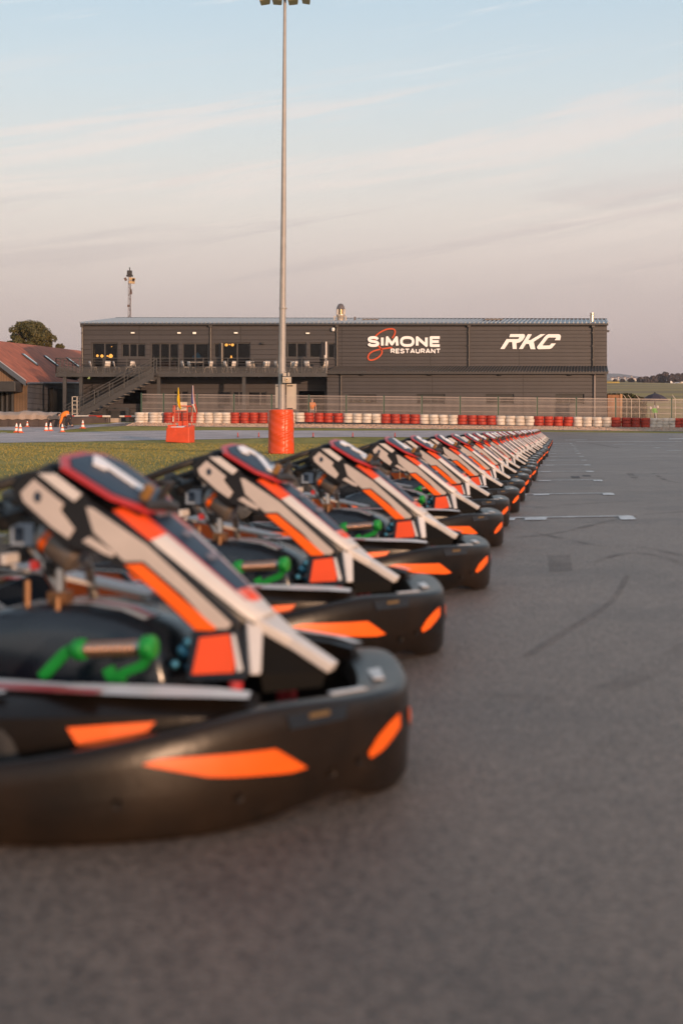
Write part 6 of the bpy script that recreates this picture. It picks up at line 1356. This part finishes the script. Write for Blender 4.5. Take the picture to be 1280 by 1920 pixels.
for z in (.4, 1.3): mb.box(X(1138, 84) - r.location.x, X(1162, 84) - r.location.x, .02, .06, z, z + .1)
mb.build('cross_rail', M_wd, r, smooth=0)
ap0 = None
for i, px in enumerate((1169, 1178, 1193, 1260.5)):
    D = 92
    if ap0 is None:
        ap0 = empty('angled_post'); mb = MB(); mb.tube([(.17, 0, 0), (.17, 0, 1.38)], .022, 6); mb.build('upright', mat('post_pale', (.50, .42, .34), .5), ap0); mb = MB(); mb.tube([(.17, 0, 1.38), (-.05, 0, 1.66)], .022, 6); mb.build('angled_arm', MATS['post_pale'], ap0); r = ap0
    else: r = copy_tree(ap0)
    x_ = X(px, D); r.location = (x_, D, Z(740.5, D) - 1.66); tag(r, f'thin pale post with an angled top beyond the fence, {ordinal(i)} from the left', 'post', 'thin posts with angled tops beyond the fence')
D = 86; r = empty('open_parasol', (X(1227, D), D, g(X(1227, D), D)), label='open dark purple-black parasol standing behind the fence on the right', cat='parasol'); gz = r.location.z; s_ = D / FPX; zt = Z(736.8, D) - gz
mb = MB(); n = 8; rim = [(25 * s_ * math.cos(2 * PI * k / n + .3), 25 * s_ * math.sin(2 * PI * k / n + .3), zt - 12.2 * s_) for k in range(n)]; mid = [(13 * s_ * math.cos(2 * PI * k / n + .3), 13 * s_ * math.sin(2 * PI * k / n + .3), zt - 4.2 * s_) for k in range(n)]
o_ = len(mb.v); mb.v += [(0, 0, zt)] + mid + rim + [(p[0], p[1], p[2] - .09) for p in rim]
for k in range(n):
    j = (k + 1) % n; mb.f += [(0, 1 + k, 1 + j), (1 + k, 1 + n + k, 1 + n + j, 1 + j), (1 + n + k, 1 + 2 * n + k, 1 + 2 * n + j, 1 + n + j)]; mb.m += [0, 0, 0]
mb.build('canopy', mat('parasol_purple', (.050, .040, .055), .8, var=.2), r, smooth=0, solid=.01); mb = MB(); mb.tube([(0, 0, 0), (0, 0, zt + .05)], .045, 8); mb.build('pole', M_trim, r)
mb = MB()
for k in range(n): mb.tube([(0, 0, zt - 7 * s_), tuple(Vector(rim[k]) * .98)], .01, 4)
mb.build('rib', M_trim, r)
r = empty('green_bundle', (X(1226.3, 85.6), 85.6, Z(774, 85.6)), label='bright green bundle tied to the parasol pole behind the fence', cat='bundle'); mb = MB(); rg = random.Random(3)
for k in range(60): c_ = (rg.gauss(0, .07), rg.gauss(0, .04), rg.uniform(0, .28)); mb.lathe([(.01, -.03), (.035, 0), (.01, .03)], c_, (rg.random(), rg.random(), rg.random()), 6)
mb.build('green_cloth', mat('lime_green', (.16, .62, .06), .6), r); mb = MB(); mb.tube([(.12, 0, -.35), (.05, 0, .0), (.02, 0, .25), (.0, 0, .45)], .02, 6); mb.build('tie', MATS['liner'], r)
for nm, px, py, lab in (('white_lamp', 1218.8, 765, 'small round pale lamp left of the parasol pole behind the fence'), ('white_lamp', 1232.2, 763, 'small oval pale lamp right of the parasol pole behind the fence')):
    x_ = X(px, 85); gz = g(x_, 85); r = empty(nm, (x_, 85, gz), label=lab, cat='lamp'); z = Z(py, 85) - gz; mb = MB(); mb.lathe([(.02, -.08), (.06, -.03), (.06, .03), (.02, .09)], (0, 0, z), n=10); mb.build('globe', mat('lamp_globe', (.75, .62, .58), .4), r); mb = MB(); mb.tube([(0, 0, 0), (0, 0, z - .06)], .012, 5); mb.build('stem', M_trim, r)

# ------------------------------------------------------------------ people
def skin(name, pts, edges, m, parent, root=0, sub=1):
    """pts: list of (x, y, z, r)"""
    me = bpy.data.meshes.new(name); me.from_pydata([p[:3] for p in pts], edges, []); me.materials.append(m)
    o = bpy.data.objects.new(name, me); COL.objects.link(o); o.parent = parent
    bm = bmesh.new(); bm.from_mesh(me); ly = bm.verts.layers.skin.verify(); bm.verts.ensure_lookup_table()
    for i, v in enumerate(bm.verts): rr = pts[i][3]; v[ly].radius = (rr, rr) if not isinstance(rr, tuple) else rr; v[ly].use_root = (i == root)
    bm.to_mesh(me); bm.free()
    md = o.modifiers.new('skin', 'SKIN'); md.use_smooth_shade = True
    md = o.modifiers.new('sub', 'SUBSURF'); md.levels = sub; md.render_levels = sub
    return o
M_skin = mat('skin', (.56, .33, .23), .55); M_hair = mat('hair_dark', (.02, .013, .01), .7); M_shirt = mat('orange_shirt', (.85, .22, .02), .7, var=.1, vscale=8); M_trs = mat('dark_trousers', (.025, .025, .032), .8); M_short = mat('grey_shorts', (.17, .16, .15), .8); M_shoe = mat('shoe_dark', (.05, .03, .05), .6); M_boot = mat('shoe_red', (.5, .10, .06), .6)
class Sk:
    def __init__(s): s.p = []; s.e = []
    def n(s, x, y, z, r, par=None):
        s.p.append((x, y, z, r)); i = len(s.p) - 1
        if par is not None: s.e.append((par, i))
        return i
def hand(sk, wrist, pos, d, side, curl=.3):
    """palm and five unequal fingers from a wrist index; d = direction the hand points"""
    d = Vector(d).normalized(); s_ = Vector(side).normalized(); nrm = d.cross(s_); pos = Vector(pos)
    palm = sk.n(*(pos + d * .07), .022, wrist)
    for k, (off, L_) in enumerate(((-.03, .065), (-.01, .08), (.011, .075), (.03, .058))):
        a = pos + d * .10 + s_ * off; b_ = a + d * L_ * .5 + nrm * curl * .02; c_ = b_ + (d + nrm * curl).normalized() * L_ * .5
        i = sk.n(*a, .009, palm); i = sk.n(*b_, .0085, i); sk.n(*c_, .007, i)
    a = pos + d * .035 - s_ * .035; i = sk.n(*a, .011, palm); b_ = a + (d - s_ * .7).normalized() * .045; sk.n(*b_, .008, i)
def face(parent, c, f, up, hair_long=False):
    """head details: hair cap, eyes, nose, mouth, ears around centre c looking along f"""
    c = Vector(c); f = Vector(f).normalized(); up = Vector(up); up = (up - f * up.dot(f)).normalized(); s_ = f.cross(up)
    mb = MB()
    for sg in (-1, 1):
        mb.lathe([(.004, 0), (.010, .004), (.004, .008)], c + f * .083 + s_ * sg * .032 + up * .012, f, 8, 1); mb.lathe([(.010, -.006), (.022, 0), (.010, .006)], c + s_ * sg * .078 - up * .005, s_, 8, 0)
    mb.lathe([(.004, 0), (.013, .008), (.006, .026)], c + f * .083 - up * .012, f - up * .4, 8, 0); mb.box(*(sorted((c.x + f.x * .084 - .018, c.x + f.x * .084 + .018))), *(sorted((c.y + f.y * .088 - .006, c.y + f.y * .088 + .004))), c.z - .052, c.z - .044, 2)
    mb.build('face', [M_skin, M_hair, mat('lips', (.40, .15, .12), .5)], parent, smooth=50)
    mb = MB(); hc = c + up * .018 - f * .014; rows = []
    for i in range(9):
        th = i / 8 * R(108); row = []
        for j in range(17):
            ph = 2 * PI * j / 16; lim = 1 if math.cos(ph) < .3 else .62; t_ = th * lim; dv = up * math.cos(t_) + (f * math.cos(ph) + s_ * math.sin(ph)) * math.sin(t_); row.append(hc + dv * (.104 if abs(math.sin(ph)) < .8 else .094))
        rows.append(row)
    mb.grid(rows); mb.build('hair', M_hair, parent, smooth=80, solid=.008)
# standing man behind the fence, facing the camera
a = Vector((X(585, 82.2), 82.2, g(X(585, 82.2), 82.2))); sc = (Z(746.3, 82.2) - a.z) / 1.78
pr = empty('person', tuple(a), label='person in orange T-shirt and grey shorts standing upright behind the fence', cat='person'); pr.scale = (sc, sc, sc)
k = Sk(); pel = k.n(0, 0, .95, .13); sp = k.n(0, 0, 1.15, .125, pel); chst = k.n(0, .0, 1.34, .14, sp); nb = k.n(0, .01, 1.48, .062, chst); nk = k.n(0, -.005, 1.55, .055, nb); h1 = k.n(0, -.015, 1.63, .085, nk); k.n(0, -.01, 1.72, .075, h1)
for sg in (-1, 1):
    s1_ = k.n(sg * .18, 0, 1.42, .055, chst); e_ = k.n(sg * .25, .02, 1.14, .042, s1_); w_ = k.n(sg * .27, -.06, .90, .027, e_); hand(k, w_, (sg * .27, -.06, .90), (0, -.15, -1), (0, 1, 0))
    h_ = k.n(sg * .10, 0, .88, .085, pel); kn = k.n(sg * .12, -.02, .50, .058, h_); an = k.n(sg * .13, .01, .09, .038, kn); k.n(sg * .14, -.14, .04, .035, an)
body = skin('body', k.p, k.e, M_skin, pr)
k = Sk(); p0 = k.n(0, 0, .93, .155); p1 = k.n(0, 0, 1.15, .15, p0); p2 = k.n(0, 0, 1.36, .158, p1); k.n(0, .01, 1.47, .085, p2)
for sg in (-1, 1): s1_ = k.n(sg * .19, 0, 1.42, .075, p2); k.n(sg * .235, .01, 1.22, .068, s1_)
skin('shirt', k.p, k.e, M_shirt, pr)
k = Sk(); p0 = k.n(0, 0, .94, .15)
for sg in (-1, 1): s1_ = k.n(sg * .105, 0, .84, .105, p0); k.n(sg * .12, -.01, .55, .09, s1_)
skin('shorts', k.p, k.e, M_short, pr); face(pr, (0, -.02, 1.645), (0, -1, -.05), (0, 0, 1))
for sg in (-1, 1): mb = MB(); mb.box(sg * .14 - .045, sg * .14 + .045, -.19, .07, 0, .085); mb.build('shoe', M_shoe, pr, smooth=0, bevel=.02)
# marshal bending to the cones, head to the left
f0 = G(124.5, 803.6); pr = empty('person', tuple(f0), label='person in orange top and dark trousers bending down to a traffic cone', cat='person'); s_ = f0.y / FPX
def q(px, py): return ((px - 124.5) * s_, Z(py, f0.y) - f0.z)
def kn_(k, px, py, y, r, par=None): x_, z_ = q(px, py); return k.n(x_, y, z_, r, par)
k = Sk(); pel = kn_(k, 130.2, 776.5, 0, .125); sp = kn_(k, 125, 774.5, 0, .125, pel); c_ = kn_(k, 118.5, 776.8, 0, .13, sp); nb = kn_(k, 114.5, 778, 0, .06, c_); hd = kn_(k, 112, 778.6, -.01, .075, nb); kn_(k, 109.8, 777.2, -.01, .078, hd)
for sg, P_ in ((-1, [(118.5, 779, -.15), (117, 787, -.17), (113.2, 796.5, -.17)]), (1, [(121.5, 778.5, .15), (128, 784, .18), (127.6, 790.5, .17)])):
    a_ = kn_(k, P_[0][0], P_[0][1], P_[0][2], .055, c_); b_ = kn_(k, P_[1][0], P_[1][1], P_[1][2], .042, a_); w_ = kn_(k, P_[2][0], P_[2][1], P_[2][2], .028, b_); x_, z_ = q(P_[2][0], P_[2][1]); hand(k, w_, (x_, P_[2][2], z_), (-.1, 0, -1), (0, 1, 0))
for sg, P_ in ((-1, [(129.5, 781, -.10), (126, 790, -.12), (126.2, 801.5, -.12), (122.2, 803, -.12)]), (1, [(131.5, 781, .10), (130, 791, .10), (135.5, 798, .10), (133, 801.2, .1)])):
    a_ = kn_(k, *P_[0], .09, pel); b_ = kn_(k, *P_[1], .062, a_); d_ = kn_(k, *P_[2], .042, b_); kn_(k, *P_[3], .035, d_)
skin('body', k.p, k.e, M_skin, pr)
k = Sk(); p0 = kn_(k, 130.6, 775.8, 0, .15); p1 = kn_(k, 125, 774.3, 0, .155, p0); p2 = kn_(k, 118.6, 776.6, 0, .152, p1); kn_(k, 115.2, 777.8, 0, .08, p2)
a_ = kn_(k, 118.3, 779.5, -.15, .085, p2); b_ = kn_(k, 116.4, 787, -.17, .078, a_); kn_(k, 113.8, 795.3, -.17, .060, b_); a_ = kn_(k, 121.7, 779, .15, .08, p2); b_ = kn_(k, 128, 784, .18, .07, a_); kn_(k, 127.8, 789.2, .17, .055, b_)
skin('jacket', k.p, k.e, M_shirt, pr)
k = Sk(); p0 = kn_(k, 131.5, 777.5, 0, .13)
for P_ in ([(129.5, 781, -.10), (126, 790, -.12), (126.2, 800.5, -.12)], [(131.5, 781, .10), (130, 791, .10), (135, 797.4, .10)]): a_ = kn_(k, *P_[0], .105, p0); b_ = kn_(k, *P_[1], .080, a_); kn_(k, *P_[2], .058, b_)
skin('trousers', k.p, k.e, M_trs, pr)
x_, z_ = q(110.6, 778.4); face(pr, (x_, -.01, z_), (-.55, -.25, -.8), (-.8, 0, .6))
for px, py, y_, m_ in ((123.6, 803.2, -.12, M_shoe), (134.4, 800.6, .1, M_shoe)):
    x_, z_ = q(px, py); mb = MB(); mb.hexa([(x_ - .17, y_ - .045, z_ - .02), (x_ + .1, y_ - .045, z_ - .02), (x_ + .1, y_ + .045, z_ - .02), (x_ - .17, y_ + .045, z_ - .02)], [(x_ - .14, y_ - .04, z_ + .03), (x_ + .1, y_ - .04, z_ + .08), (x_ + .1, y_ + .04, z_ + .08), (x_ - .14, y_ + .04, z_ + .03)]); mb.build('shoe', m_, pr, smooth=0, bevel=.015)

# ------------------------------------------------------------------ an unseen block added beyond the right edge to shade the last tyres
r = empty('shade_block', (48.4, 34, 0), label='plain grey pit shed beyond the right edge of the view', cat='shed')
mb = MB(); mb.box(-4.4, 9, -3, 3, 0, 6.2); mb.build('wall', M_clad2, r, smooth=0); mb = MB(); mb.hexa([(-4.8, -3.3, 6.2), (9.3, -3.3, 6.2), (9.3, 3.3, 6.2), (-4.8, 3.3, 6.2)], [(-4.8, -.1, 7.0), (9.3, -.1, 7.0), (9.3, .1, 7.0), (-4.8, .1, 7.0)]); mb.build('roof', M_roof2, r, smooth=0)

# ------------------------------------------------------------------ haze over the far land
mb = MB(); mb.box(-3200, 3200, -120, 6300, -1.5, 262); hz = mb.build('haze', bpy.data.materials.new('haze_air'), smooth=0); tag(hz, kind='stuff')
hm = hz.data.materials[0]; hm.use_nodes = True; t = hm.node_tree; t.nodes.clear(); o_ = t.nodes.new('ShaderNodeOutputMaterial'); pv = t.nodes.new('ShaderNodeVolumePrincipled')
pv.inputs['Color'].default_value = (.92, .86, .90, 1); pv.inputs['Density'].default_value = .00016; pv.inputs['Anisotropy'].default_value = .2; t.links.new(pv.outputs[0], o_.inputs['Volume'])
